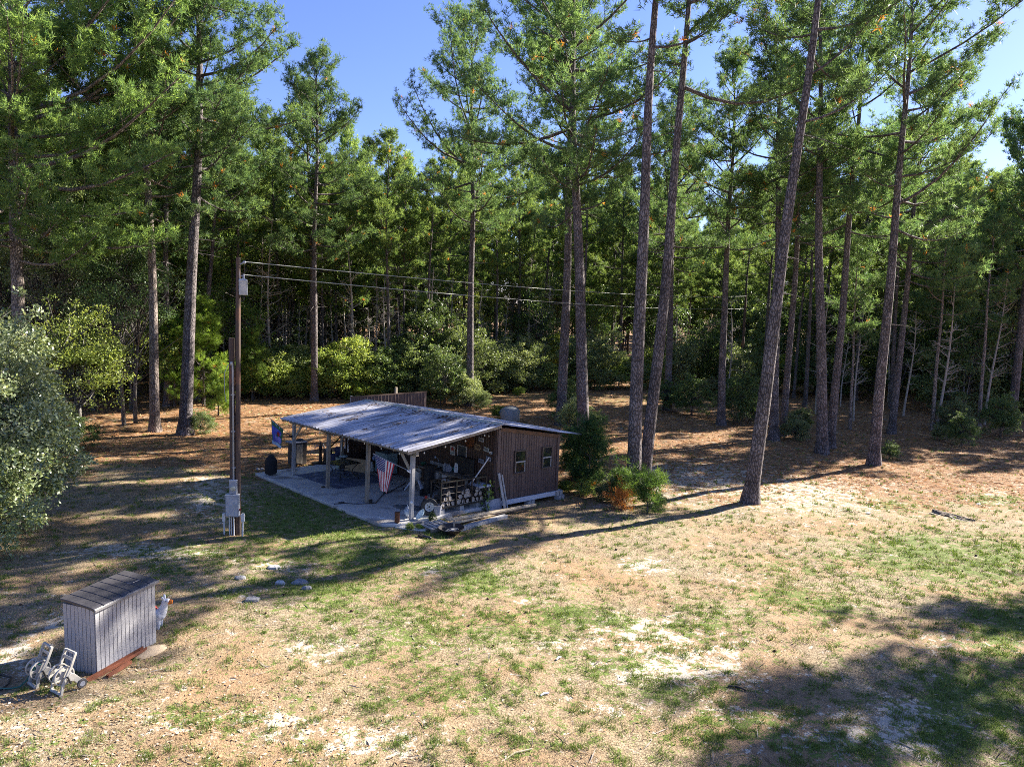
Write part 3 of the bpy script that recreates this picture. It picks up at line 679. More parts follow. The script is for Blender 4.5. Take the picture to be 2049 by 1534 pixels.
# shrubs along the wood edge: five kinds, copied
SVAR = []
for i in range(6):
    c0, c1 = [(OL0, OL1), (GG0, (.16,.20,.09)), (OL0, (.20,.25,.07)), (DG0, (.13,.17,.06)), ((.07,.11,.02), (.20,.26,.05)), (GG0, GG1)][i]
    SVAR.append(put_broad(TR(0, -300, 0), 'shrub', 'x', 'shrub', 'g', seed=230+i, h=[4.4,5.2,3.8,5.8,3.2,4.8][i], cr=[2.1,2.3,1.9,2.4,1.7,2.2][i], base=.0, skirt=.8, nclump=[130,150,110,160,90,140][i], per=110, size=.16, c0=c0, c1=c1, stems=4, clump=.48, r0=.07))
SV1 = [True]*6; nsh = 0
def shrub(x, y, k, s, label, group):
    global nsh
    M = TR(x, y, G(x, y), (nsh*2.4) % 6.28, s) @ Matrix.Diagonal((1, .8+.1*(nsh % 4), .62+.12*(nsh % 4), 1)); nsh += 1
    if SV1[k]: SV1[k] = False; SVAR[k].matrix_world = M; SVAR[k]['label'] = label; SVAR[k]['group'] = group; return SVAR[k]
    return dup1(SVAR[k], M, label, group)
KN = ['olive leafed shrub', 'pale green shrub', 'bright olive shrub', 'dark green shrub', 'yellow green shrub', 'grey green shrub']
r3 = random.Random(4)
row = [(430,800,2),(470,792,0),(505,800,0),(545,797,2),(585,800,0),(615,795,0),(655,800,2),(690,798,0),(720,803,4),(755,800,3),(790,796,0),(820,797,1),(850,797,5),(880,793,1),(905,800,5),(930,792,1),(965,786,5),(995,785,1),(1025,784,5),(1060,782,1),(1090,783,0),(1130,780,4),(1165,780,1),(1200,779,5),(1235,779,0),(1270,779,1),(1310,779,0),(1350,779,5),(1390,776,0),(1450,778,3),(1500,790,1)]
for (px, py, k) in row:
    b = at(px, py); shrub(b.x, b.y+1.2, k, r3.uniform(.85, 1.2), KN[k]+' in the row along the edge of the wood', KN[k]+'s in the row along the wood edge')
r3 = random.Random(6); q = 0
while q < 62:
    y = 44+42*r3.random(); x = (r3.random()*2-1)*(y*.82+3)
    if y < edge_y(x)-1.5: continue
    k = r3.choice([0, 1, 3, 3, 5, 1]); q += 1
    shrub(x, y, k, r3.uniform(.8, 1.7), KN[k]+' growing in the shade between the trunks of the wood', KN[k]+'s under the wood')
for (px, py, k, s, lab) in [(1330,822,3,.55,'dark fern thicket around the foot of a shaded pine'),(1385,830,3,.6,'dark green brush in the shade left of the shaded pair'),(1475,845,3,.62,'dark brush beside the foot of the shaded pine'),(1520,840,5,.5,'grey brush behind the strongly leaning pine'),(1590,880,5,.42,'grey green weeds behind the thin leaning pine'),
      (1905,865,5,.55,'grey green brush under the thin grey pines'),(1925,892,3,.35,'low weeds at the shaded yard edge'),(1880,880,5,.3,'small pale weeds beside the grey pole pine'),(1780,918,3,.22,'green weeds at the foot of the leaning weedy pine'),(1600,860,1,.35,'pale weeds between the thin pines'),(2000,872,3,.5,'dark brush at the far edge of the yard'),
      (1430,795,5,.6,'grey leafed shrub in front of the far rail'),(1040,790,4,.3,'low yellow green weeds along the far clearing'),(930,812,5,.6,'grey green shrub at the foot of the pine behind the roof'),(890,808,3,.75,'dark green shrub behind the ridge of the roof'),(965,815,1,.4,'sparse pale shrub beside the grey tank'),(400,866,1,.35,'pale weeds right of the thick dark pine'),
      (1150,865,5,.5,'grey green shrub behind the back eave of the cabin'),(1130,840,3,.5,'dark shrub between the two pines behind the cabin'),(1185,860,1,.4,'leafy shrub behind the thick straight pine'),(150,905,3,.4,'small dark bush on the shaded path'),(1000,838,4,.35,'yellow green shrub leaning on the grey tank')]:
    b = at(px, py); shrub(b.x, b.y, k, s, lab, 'single shrubs and weeds about the yard')
# ---- taller leafy undergrowth of the wood
UV = []
for i in range(5):
    c0, c1 = [(DG0, DG1), (OL0, OL1), (DG0, (.10,.15,.05)), ((.05,.09,.02), (.17,.24,.06)), (GG0, (.13,.17,.08))][i]
    UV.append(put_broad(TR(0, -300, 0), 'understory_tree', 'x', 'leafy tree', 'g', crown='crown', trunk='trunk', seed=250+i, h=[9,11,8,10,12][i], cr=[2.6,2.4,2.4,2.8,2.6][i], base=[1.5,3,1,2.5,3.5][i], nclump=[85,80,85,90,85][i], per=80, size=.19, c0=c0, c1=c1, stems=2, clump=.7, r0=.13))
U1 = [True]*5; q = 0
UN = ['dark leafy tree', 'olive green tree', 'dense dark tree', 'bright green tree', 'grey green tree']
while q < 150:
    y = 46+70*r3.random()**1.1; x = (r3.random()*2-1)*(y*.82+3)
    if y < edge_y(x)+2: continue
    k = r3.choice([0, 0, 1, 2, 2, 3, 4]); s = r3.uniform(.8, 1.35); q += 1
    M = TR(x, y, G(x, y), q*2.4, s); lab = UN[k]+' of the understory between the pine trunks'
    if U1[k]: U1[k] = False; UV[k].matrix_world = M; UV[k]['label'] = lab; UV[k]['group'] = lab
    else: dup1(UV[k], M, lab, lab)
# ---- the far wood, one mass beyond the trees one can tell apart
fv = np.random.RandomState(77); FT = Acc(); FC = []; FV = []; FF = []; nn_ = 0
pg = [pine_geo(500+i, 23, .2, .3, 4.4, k=5, ln=.5, wd=.16, per=2.2, c0=(.04,.08,.024), c1=(.13,.19,.045), stubs=0) for i in range(3)]
bgeo = [broad_geo(520+i, 9, 3.4, .3, 60, 40, .42, DG0, (.12,.17,.05), stems=1, clump=.9) for i in range(2)]
for i in range(330):
    y = fv.uniform(112, 190); x = fv.uniform(-1, 1)*(y*.84+8); a = fv.rand()*6.28; s = fv.uniform(.8, 1.1)
    tv, tf, cv, cf, cc = pg[i % 3] if i % 5 < 3 else bgeo[i % 2]
    if cf.shape[1] == 4: cf = np.concatenate([cf[:, [0,1,2]], cf[:, [0,2,3]]])
    ca, sa = math.cos(a)*s, math.sin(a)*s; off = np.array([x, y, -.9])
    rt = lambda V: np.stack([V[:,0]*ca-V[:,1]*sa, V[:,0]*sa+V[:,1]*ca, V[:,2]*s], -1)+off
    FV.append(rt(cv)); FF.append(cf+nn_); FC.append(cc*fv.uniform(.7, 1.2)); nn_ += len(cv)
    if i % 2 == 0:
        t3 = np.concatenate([tf[:264][:, [0,1,2]], tf[:264][:, [0,2,3]]]); n3 = int(t3.max())+1
        FV.append(rt(tv[:n3])); FF.append(t3+nn_); FC.append(np.full((n3, 3), .1)); nn_ += n3
tag(npmesh('far_wood', np.concatenate(FV), np.concatenate(FF), LEAF, col=np.concatenate(FC)), kind='stuff')
# ---- bare and dead trees
def bare_geo(seed, h, r0, nb, cr, base=.25):
    rng = np.random.RandomState(seed); A = Acc(); t = np.linspace(0, 1, 10)
    P = np.stack([.02*h*np.sin(t*4+seed), .02*h*np.cos(t*3+seed)-.02*h*math.cos(seed), h*t], -1); P[0, 2] -= .2
    A.add(*tube_np(P, r0*(1-.85*t)+.006, 7)); B2 = Acc()
    for i in range(nb):
        tt = base+(1-base)*rng.rand(); a = rng.rand()*6.28; L = cr*(1.1-tt*.7)*rng.uniform(.5, 1.2)
        st = np.array([np.interp(tt, t, P[:, j]) for j in range(3)]); el = rng.uniform(.1, .9)
        d = np.array([math.cos(a)*math.cos(el), math.sin(a)*math.cos(el), math.sin(el)]); s = np.linspace(0, 1, 5)
        B = st+d*(L*s)[:, None]+np.cumsum(rng.randn(5, 3)*.05*L, 0)*s[:, None]
        B2.add(*tube_np(B, r0*.28*(1-.8*s)+.004, 4))
        for j in range(6):
            q_ = rng.randint(1, 5); e = B[q_]+(d*.4+rng.randn(3)*.5)*L*.4; B2.add(*tube_np(np.array([B[q_], (B[q_]+e)/2+rng.randn(3)*.05, e]), [.010, .008, .004], 3))
    return A.get(), B2.get()
BVAR = []
for i in range(4):
    (tv, tf), (bv, bf) = bare_geo(300+i, [9, 11, 7, 12][i], [.09, .11, .07, .1][i], [26, 34, 22, 30][i], [1.5, 1.7, 1.4, 1.6][i])
    o = thing('bare_tree', 'x', 'bare tree', TR(0, -300, 0), 'g'); npmesh('trunk', np.concatenate([tv, bv]), np.concatenate([tf, bf+len(tv)]), TWIG, o, smooth=True); BVAR.append(o)
B1 = [True]*4; q = 0
def bare(x, y, k, s, lab, grp, a=0.):
    M = TR(x, y, G(x, y), a, s)
    if B1[k]: B1[k] = False; BVAR[k].matrix_world = M; BVAR[k]['label'] = lab; BVAR[k]['group'] = grp
    else: dup1(BVAR[k], M, lab, grp)
for (px, y) in [(480,53),(500,55),(520,52),(560,54),(565,58),(590,56),(610,60),(660,57),(700,53),(735,52),(745,58),(770,53),(780,56),(800,54),(830,59),(865,56),(540,50.5),(450,52),(690,60),(900,60),(955,62),(1010,65),(1060,66),(1090,68)]:
    q += 1; bare((px-1024)/F*y, y, q % 4, r3.uniform(.75, 1.2), 'bare pale stemmed tree standing in the wood behind the shrub row', 'bare trees behind the shrub row', q*1.3)
for (px, y) in [(1640,50),(1690,54),(1720,47),(1820,50),(1890,44),(1940,52),(1990,47),(1550,57),(1460,60),(1350,64),(2030,50),(1780,58)]:
    q += 1; bare((px-1024)/F*y, y, q % 4, r3.uniform(.6, .95), 'bare grey tree in the shaded wood past the lawn', 'bare trees in the shaded wood', q*1.3)
# ---- young pines
def sapling(x, y, h, cr, seed, lab, c0=(.05,.10,.03), c1=(.15,.23,.05), M=None, dead=False, dens=1.):
    tv, tf, cv, cf, cc = pine_geo(seed, h, .012+.012*h, .12, cr, dens=dens, k=22, ln=.19 if h > .8 else .12, wd=.020 if h > .8 else .016, c0=c0, c1=c1, per=9 if h < 3 else 5.5, stubs=0)
    if dead: cc = np.repeat(np.array([[.34,.14,.045]])*(.7+.5*np.random.RandomState(1).rand(len(cc)//3, 1)), 3, 0)
    o = thing('pine_sapling', lab, 'pine sapling', TR(x, y, G(x, y)), 'young pines about the yard')
    npmesh('trunk', tv, tf, BARK, o, smooth=True); npmesh('crown', cv, cf, NEEDY, o, col=cc); return o
b = at(1295, 1024); sapling(b.x, b.y, 1.1, .38, 401, 'bluish green pine seedling at the foot of the twin pines')
b = at(1248, 1008); sapling(b.x, b.y+.3, 1.0, .34, 402, 'bright green pine seedling beside the dead orange one')
b = at(1243, 1018); sapling(b.x, b.y, .40, .13, 403, 'dead orange pine seedling at the foot of the twin pines', dead=True, dens=1.4)
b = at(1177, 988); sapling(b.x, b.y, 2.6, .6, 404, 'dark green young pine beside the cabin gable', c0=(.03,.075,.03), c1=(.09,.15,.05))
b = at(1145, 962); sapling(b.x, b.y, 1.8, .55, 405, 'young pine close against the cabin back corner', c0=(.03,.075,.03), c1=(.10,.16,.05))
b = at(408, 812); sapling(b.x, b.y, 6.4, 1.9, 406, 'bright yellow green young pine behind the thick dark trunk', c0=(.10,.17,.03), c1=(.24,.34,.06), dens=1.7)
b = at(350, 815); sapling(b.x, b.y, 5.4, 1.7, 409, 'yellow green young pine between the pale and the dark trunk', c0=(.09,.16,.03), c1=(.22,.31,.06), dens=1.6)
b = at(437, 832); sapling(b.x, b.y, 2.2, .7, 407, 'small bright young pine right of the yellow green one', c0=(.09,.16,.03), c1=(.22,.30,.06))
b = at(505, 800); sapling(b.x, b.y, 4.6, 1.2, 408, 'soft green young pine in the shrub row behind the utility pole', c0=(.07,.13,.03), c1=(.18,.26,.06), dens=1.3)
for i, (px, py, s, k) in enumerate([(1160, 960, .2, 4), (1205, 1000, .18, 1), (1130, 985, .22, 4), (1190, 972, .18, 1), (1225, 1003, .22, 5), (1150, 935, .25, 5), (1320, 1010, .13, 5), (1165, 992, .2, 0)]):
    b = at(px, py); shrub(b.x, b.y, k, s, ['yellow green bush by the gable', 'low pale bush near the seedlings', 'weedy bush by the corner block', 'pale leafy bush behind the young pine', 'grey weeds left of the seedlings', 'grey green bush against the cabin back corner', 'tiny grey weed right of the twin pines', 'olive weeds at the foot of the young pine'][i], 'bushes between the cabin and the twin pines')
# ================================================================ CABIN
def ribpanel(width, z0, z1, along, up, out, org, pitch=.125, rw=.035, rd=.022, mb=None, x_from=0., segs=1):
    """ribbed sheet: runs along 'along', rises along 'up', ribs stand out along 'out'; z0/z1 numbers or functions of x"""
    mb = mb or MB(); along = Vector(along); up = Vector(up); out = Vector(out); org = Vector(org)
    pr = [(x_from, 0)]; x = x_from+pitch*.5
    while x < x_from+width-rw:
        pr += [(x-rw*.5, 0), (x-rw*.22, rd), (x+rw*.22, rd), (x+rw*.5, 0)]; x += pitch
    pr.append((x_from+width, 0))
    f0 = z0 if callable(z0) else (lambda q: z0); f1 = z1 if callable(z1) else (lambda q: z1)
    V = []; n = len(pr)
    for s in range(segs+1):
        for (q, d) in pr: V.append(org+along*q+up*(f0(q)+(f1(q)-f0(q))*s/segs)+out*d)
    Fs = [(s*n+i, s*n+i+1, (s+1)*n+i+1, (s+1)*n+i) for s in range(segs) for i in range(n-1)]
    return mb.add(V, Fs)
slab = MB(); poly = [(-1.0,.23),(-.5,-.2),(.2,-.3),(1.2,-.14),(2.4,-.08),(3.40,-.04),(3.40,9.28),(-1.05,8.87)]
slab.prism(poly[::1], .13, c=(0, 0, -.13)); so_ = slab.build('concrete_slab', CONC, bevel=.012); so_.matrix_world = CAB; tag(so_, kind='structure')
# broken edge pieces of the slab at its corner
cabin = thing('cabin', 'brown ribbed metal cabin with an open porch under a galvanised roof', 'cabin', CAB)
WZ, RZ, BZ, EZ = 2.53, 2.72, 2.10, 2.15; VW, VB = 3.44, 6.50; UL = 8.0
gtop = lambda v: RZ-.10+(BZ-RZ)*(v-3.43)/(7.44-3.43)
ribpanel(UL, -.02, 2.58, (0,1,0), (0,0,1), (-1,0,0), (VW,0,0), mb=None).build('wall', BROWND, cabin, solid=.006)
# near gable with window openings
ml = MB(); wins = [(4.24,4.80,.93,1.74),(5.60,6.13,.97,1.76)]
def gpart(a, b, z0, z1): ribpanel(b-a, z0, z1, (1,0,0), (0,0,1), (0,-1,0), (0,0,0), pitch=.118, rw=.034, x_from=a, mb=ml)
top = lambda q: gtop(q)-.0
gpart(VW, 4.24, .08, top); gpart(4.24, 4.80, .08, .93); gpart(4.24, 4.80, 1.74, top); gpart(4.80, 5.60, .08, top); gpart(5.60, 6.13, .08, .97); gpart(5.60, 6.13, 1.76, top); gpart(6.13, VB, .08, top)
ml.build('wall', BROWN, cabin, solid=.006)
ribpanel(UL, .05, 2.18, (0,1,0), (0,0,1), (1,0,0), (VB,0,0)).build('wall', BROWN, cabin, solid=.006)
ribpanel(VB-VW, .05, top, (1,0,0), (0,0,1), (0,1,0), (0,UL,0), x_from=VW).build('wall', BROWN, cabin, solid=.006)
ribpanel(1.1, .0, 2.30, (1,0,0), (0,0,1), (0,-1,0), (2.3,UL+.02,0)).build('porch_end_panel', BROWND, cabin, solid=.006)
m = MB(); m.box((VW+.06, -.03, 1.31), (.13, .03, 2.45)); m.box((VW-.022, .05, 1.31), (.03, .13, 2.45)); m.box((VB-.05, -.03, 1.12), (.11, .03, 2.05)); m.build('corner_trim', BROWN, cabin, bevel=.004)
m = MB(); m.bar((VW+.10, -.035, 2.53), (VB-.05, -.035, gtop(VB)-.05), .03, .12); m.build('rake_board', WOODB, cabin, bevel=.004)
m = MB(); m.box(((VW+VB)/2+.05, -.06, .0), (VB-VW+.08, .07, .16)); m.build('floor_beam', WHITEBAR, cabin, bevel=.006)
m = MB(); m.box(((VW+VB)/2, 4.0, -.01), (VB-VW-.1, 7.8, .10)); m.build('floor_deck', WOOD, cabin)
# roof
U0, U1_ = -.30, 8.25; n_ = 0
def slope(va, za, vb, zb, name):
    mb = MB(); L = math.hypot(vb-va, zb-za); al = Vector((0,1,0)); up = Vector((vb-va, 0, zb-za))/L; out = al.cross(up); out = out if out.z > 0 else -out
    V = []; segs = 8; rg = random.Random(3); q = U0; pr = []
    k = 0
    while q < U1_-.01:
        pr.append((q, (0, .045, .045, 0, 0, 0, .004, 0)[k % 8])); k += 1; q += (.018, .03, .018, .045, .04, .02, .02, .043)[(k-1) % 8]
    pr.append((U1_, 0)); n = len(pr)
    for s in range(segs+1):
        wv = .010*math.sin(s*1.9+va)
        for (u, d) in pr: V.append(Vector((va, 0, za))+up*(L*s/segs)+al*u+out*(d+wv*math.sin(u*1.7+s)*.7))
    mb.add(V, [(s*n+i, s*n+i+1, (s+1)*n+i+1, (s+1)*n+i) for s in range(segs) for i in range(n-1)])
    return mb.build(name, ROOF, cabin, solid=.008)
slope(-.40, EZ, 3.43, RZ, 'roof'); slope(3.43, RZ, 7.44, BZ, 'roof')
m = MB()
for (va, zb) in ((3.43-.22, RZ-.033+.035), (3.43+.22, RZ-.033+.035)):
    m.add([(3.43, U0-.02, RZ+.045), (3.43, U1_+.02, RZ+.045), (va, U1_+.02, zb), (va, U0-.02, zb)], [(0, 1, 2, 3)])
m.build('ridge_cap', CAPM, cabin, solid=.008)
rz_ = lambda v: EZ+(RZ-EZ)*(v+.4)/3.83
for u in np.linspace(-.2, 8.1, 12):
    m = MB(); m.bar((-.34, u, rz_(-.34)-.062), (3.40, u, RZ-.068), .045, .09); m.build('rafter', WOOD, cabin)
m = MB(); m.box((0, 3.95, rz_(0)-.17), (.10, 8.35, .12)); m.build('eave_beam', WOOD, cabin, bevel=.005)
for (v, z) in ((-.36, rz_(-.36)-.03), (1.2, rz_(1.2)-.03)):
    m = MB(); m.box((v, 3.97, z), (.035, 8.3, .035)); m.build('purlin', WOOD, cabin)
for i, u in enumerate((0, 2.50, 5.12, 7.80)):
    m = MB(); h = rz_(0)-.23; m.box((0, u, h/2), (.115, .115, h)); m.build('post', WOOD if i in (1, 2) else WOODG, cabin, bevel=.006)
m = MB(); m.bar((-.005, .05, 1.42), (-.005, .62, 1.98), .045, .09); m.build('brace', WOODL, cabin, bevel=.004)
m = MB(); m.bar((-.005, 7.75, 1.42), (-.005, 7.18, 1.98), .045, .09); m.build('brace', WOODL, cabin, bevel=.004)
m = MB(); m.box((2.15, UL-.05, 1.05), (.11, .11, 2.1)); m.build('post', WOOD, cabin, bevel=.006)
def window(parent, va, vb, za, zb):
    f = MB(); y = -.035; t = .045
    for (c, d) in (((va+t/2, y, (za+zb)/2), (t, .05, zb-za)), ((vb-t/2, y, (za+zb)/2), (t, .05, zb-za)), (((va+vb)/2, y, zb-t/2), (vb-va-2*t, .05, t)), (((va+vb)/2, y-.012, za+t/2), (vb-va-2*t, .074, t))): f.box(c, d)
    fr = f.build('window', WINF, parent, bevel=.003)
    zm = (za+zb)/2
    s = MB(); s.box(((va+vb)/2, y+.004, zm), (vb-va-2*t, .05, .04)); s.box((va+t+.012, y+.006, (za+zm)/2), (.024, .04, zm-za-.07)); s.box((vb-t-.012, y+.006, (za+zm)/2), (.024, .04, zm-za-.07)); s.build('sash', GREYF, fr, bevel=.002)
    g = MB(); g.box(((va+vb)/2, y+.012, (zm+zb)/2), (vb-va-2*t+.01, .008, zb-zm-t)); g.build('pane', GLASS, fr)
    g = MB(); g.box(((va+vb)/2, y+.014, (zm+za)/2), (vb-va-2*t+.01, .008, zm-za-t)); g.build('pane', GLASS, fr)
    g = MB(); g.box(((va+vb)/2, y+.024, (zm+za)/2-.04), (vb-va-2*t+.005, .004, (zm-za)*.55)); g.build('blind', SCREEN, fr)
window(cabin, *wins[0]); window(cabin, *wins[1])
f = MB(); x = VW-.045
for (c, d) in (((x, 2.03, 1.36), (.04, .035, .76)), ((x, 1.55, 1.50), (.04, .035, .46)), ((x, 1.79, 1.72), (.04, .44, .03)), ((x, 1.79, 1.30), (.05, .44, .035)), ((x, 1.79, .98), (.04, .44, .02))): f.box(c, d)
fr = f.build('window', GREYF, cabin, bevel=.003)
g = MB(); g.box((x+.012, 1.79, 1.51), (.008, .45, .40)); g.build('pane', SCREEN, fr); g = MB(); g.box((x+.012, 1.79, 1.14), (.008, .45, .30)); g.build('pane', GLASS, fr)
# dark door at the far end of the porch wall
m = MB(); m.box((VW-.03, 6.9, .98), (.03, .86, 1.96)); dr = m.build('door', mat('dark red brown door', (.045,.02,.016), .6), cabin, bevel=.004)
m = MB(); m.tube([(VW-.05, 6.55, .95), (VW-.10, 6.55, .95)], .025, 8); m.build('handle', GALV, dr)
# blown pine straw on the roof
rs2 = np.random.RandomState(9); N_ = 9000
uu = rs2.uniform(U0+.1, U1_-.1, N_); vv = rs2.uniform(-.3, 7.3, N_)
nn = fbm(uu*.9, vv*2.4, 77, 4); ridge = np.exp(-((vv-3.0)/.45)**2)*.18
k = rs2.rand(N_) < smo(.60, .76, nn+ridge)*.6; uu, vv = uu[k], vv[k]
CL = [(.35,1.9,.28),(1.9,2.9,.3),(3.0,1.6,.25),(5.2,1.0,.2),(4.0,2.9,.35),(2.4,3.0,.25)]
for (u_, v_, s_) in CL:
    q = 60; uu = np.concatenate([uu, u_+rs2.randn(q)*s_*.45]); vv = np.concatenate([vv, v_+rs2.randn(q)*s_*.8])
kk = (uu > U0+.1) & (uu < U1_-.1); uu, vv = uu[kk], vv[kk]
zz = np.where(vv < 3.43, EZ+(RZ-EZ)*(vv+.4)/3.83, RZ+(BZ-RZ)*(vv-3.43)/4.01)+.03; n = len(uu)
a = rs2.rand(n)*6.28; L_ = .10+.12*rs2.rand(n); w_ = .016; V = np.empty((n, 4, 3))
for j, (p_, q_) in enumerate(((-.5,0),(0,-.5),(.5,0),(0,.5))):
    V[:, j, 0] = vv+np.cos(a)*L_*p_-np.sin(a)*w_*q_; V[:, j, 1] = uu+np.sin(a)*L_*p_+np.cos(a)*w_*q_; V[:, j, 2] = zz+rs2.rand(n)*.03-.15*np.abs(np.cos(a)*L_*p_)*0
st = npmesh('roof_pine_straw', V.reshape(-1, 3), np.arange(4*n).reshape(n, 4), DRYM, col=np.repeat(np.array([[.20,.11,.06],[.27,.16,.08],[.12,.07,.04]])[rs2.randint(0,3,n)], 4, 0)); st.matrix_world = CAB; tag(st, kind='stuff')
# blocks carrying the gable
def cinder(name_label, M, grp='concrete blocks', h=.17, stack=1):
    o = MB(); L_, W_ = .36, .19
    for a, b in ((-.165, .03), (0, .03), (.165, .03)): o.box((a, 0, h/2), (b, W_, h))
    o.box((0, -W_/2+.015, h/2), (L_-.002, .03, h-.002)); o.box((0, W_/2-.015, h/2), (L_-.002, .03, h-.002))
    q = o.build('concrete_block', BLOCK); q.matrix_world = M; return tag(q, name_label, 'concrete block', grp)
def gpos(v, u):
    p = CAB @ Vector((v, u, 0)); return Vector((p.x, p.y, G(p.x, p.y)))
for (v, u, lab) in ((5.05, -.05, 'grey block under the middle of the gable beam'), (6.5, -.05, 'grey block at the back corner of the gable, resting on another'), (6.55, -.10, 'lower grey block at the back corner of the gable')):
    p = gpos(v, u); up = .17 if 'resting' in lab else 0
    cinder(lab, TR(p.x, p.y, p.z+up-.01, YAW), h=.17)
for (v, u, lab) in ((1.16, .06, 'pale block under the near end of the firewood rack'), (1.98, .10, 'pale block under the middle of the firewood rack'), (2.72, .14, 'pale block under the far end of the firewood rack')):
    cinder(lab, PC(v, u+.1, 0, .1+math.pi/2), h=.16)
# ---------------------------------------------------------------- lights on the wall and eave
sl_ = thing('string_lights', 'string of small round bulbs under the porch roof', 'string lights', CAB)
W = MB(); Bs = []
pts = [(-.22, u, rz_(-.22)-.13-.04*math.sin(math.pi*((u*1.2) % 1))) for u in np.linspace(-.1, 8.1, 34)]
W.tube(pts, .006, 4); pts2 = [(VW-.10, u, 2.33-.05*math.sin(math.pi*((u*1.1) % 1))) for u in np.linspace(.1, 5, 22)]; W.tube(pts2, .006, 4)
pts3 = [(v, -.1, rz_(v)-.16-.05*math.sin(math.pi*((v*1.3) % 1))) for v in np.linspace(-.2, 3.3, 14)]; W.tube(pts3, .006, 4)
W.build('wire', BLACK, sl_)
for p in pts[2::4]+pts2[1::4]+pts3[2::3]:
    b = MB(); b.lathe([(.004,.02),(.018,.0),(.024,-.02),(.018,-.042),(.004,-.05)], 8, c=p); b.build('bulb', LIGHTB, sl_, smooth=True)
# ---------------------------------------------------------------- wall plates and signs
def plate(u, z, w, h, base, strokes, label, cat='plate', tilt=0, mcol=None, name='number_plate'):
    o = MB(); o.cur = 0; o.box((0, 0, 0), (.012, w, h)); o.cur = 1
    for (du, dz, dw, dh) in strokes: o.box((-.0075, du*w, dz*h), (.003, dw*w, dh*h))
    q = o.build(name, [base, mcol or NAVY]); q.matrix_world = PC(VW-.032, u, z) @ Matrix.Rotation(tilt, 4, 'X'); return tag(q, label, cat, 'plates and signs on the porch wall')
ST = [(.36,0,.07,.5),(.24,0,.07,.5),(.12,0,.07,.5),(-.04,0,.07,.5),(-.17,0,.07,.5),(-.30,0,.07,.5),(0,.36,.5,.08)]
P1 = mat('white plate', (.60,.60,.62), .4); P2 = mat('pale green plate', (.52,.58,.54), .4); P3 = mat('blue grey plate', (.36,.40,.48), .4)
plate(.79, 2.08, .27, .14, P1, ST, 'white number plate, the highest on the porch wall', tilt=.05)
plate(.51, 1.78, .27, .14, P2, ST, 'pale green number plate right of the brown sign', tilt=.12)
plate(.28, 1.70, .13, .075, WHITE, [(0,0,.6,.3)], 'small white card beside the cabin corner', 'card', name='wall_card')
plate(.38, 1.48, .26, .14, P3, ST, 'blue grey number plate behind the tip of the white oar', tilt=.1)
plate(.76, 1.34, .26, .14, P3, ST, 'dull blue number plate right of the black screen', tilt=.1)
o = MB(); o.box((0, 0, 0), (.02, .34, .10)); o.box((0, .0, .085), (.018, .26, .05)); o.box((0, 0, -.08), (.018, .26, .04)); o.cur = 1
for du in (-.12, -.06, 0, .06, .12): o.box((-.012, du, 0), (.003, .035, .055))
q = o.build('wooden_sign', [mat('tan sign board', (.36,.25,.15), .7), BLACK]); q.matrix_world = PC(VW-.04, .97, 1.79) @ Matrix.Rotation(.1, 4, 'X'); tag(q, 'tan wooden sign of stacked boards on the porch wall', 'sign', 'plates and signs on the porch wall')
o = MB(); o.box((0, 0, 0), (.012, .28, .33)); o.cur = 1
hs = [(-.08,-.05),(-.03,-.02),(-.05,-.07),(-.01,-.03),(.03,-.03),(.07,-.07),(.06,-.02),(.09,.03),(.07,.06),(.05,.03),(.02,.02),(.04,.08),(-.01,.09),(-.04,.06),(-.08,.07),(-.05,.03),(-.06,.0)]
o.prism([(-y*1.0, z+.04) for y, z in hs], .003, Matrix(((0,0,1),(1,0,0),(0,1,0))), c=(-.0095, 0, 0)); o.cur = 2; o.box((-.0075, 0, -.09), (.003, .22, .035))
q = o.build('tin_sign', [mat('white tin', (.60,.58,.56), .4), RED, TEALF]); q.matrix_world = PC(VW-.032, 2.34, 1.47); tag(q, 'white tin sign with a red winged horse on the porch wall', 'sign', 'plates and signs on the porch wall')
o = MB(); o.lathe([(.02,-.02),(.22,-.015),(.25,.0),(.22,.015),(.02,.02)], 24, Matrix.Rotation(math.pi/2, 4, 'Y'))
for k in range(12): a = k*math.pi/6; o.box((0, .26*math.cos(a), .26*math.sin(a)), (.012, .05, .05), Matrix.Rotation(a, 3, 'X'))
q = o.build('rusty_disc', RUST); q.matrix_world = PC(VW-.06, 1.38, 1.98); tag(q, 'rusty toothed disc hung high on the porch wall', 'wall disc', 'plates and signs on the porch wall')
o = MB(); o.box((0, 0, 0), (.015, .16, .09)); o.box((-.012, 0, 0), (.02, .10, .05)); q = o.build('small_sign', BRASS); q.matrix_world = PC(VW-.04, 2.07, 1.98); tag(q, 'small yellow sign high above the porch window', 'sign', 'plates and signs on the porch wall')
tv = thing('television', 'large black flat screen standing on the workbench', 'television', PC(VW-.22, 1.42, .79))
o = MB(); o.box((0, 0, .30), (.06, 1.02, .58)); o.build('screen', BLACK, tv, bevel=.01); o = MB(); o.box((.0, 0, .01), (.2, .4, .02)); o.build('stand', BLACK, tv)
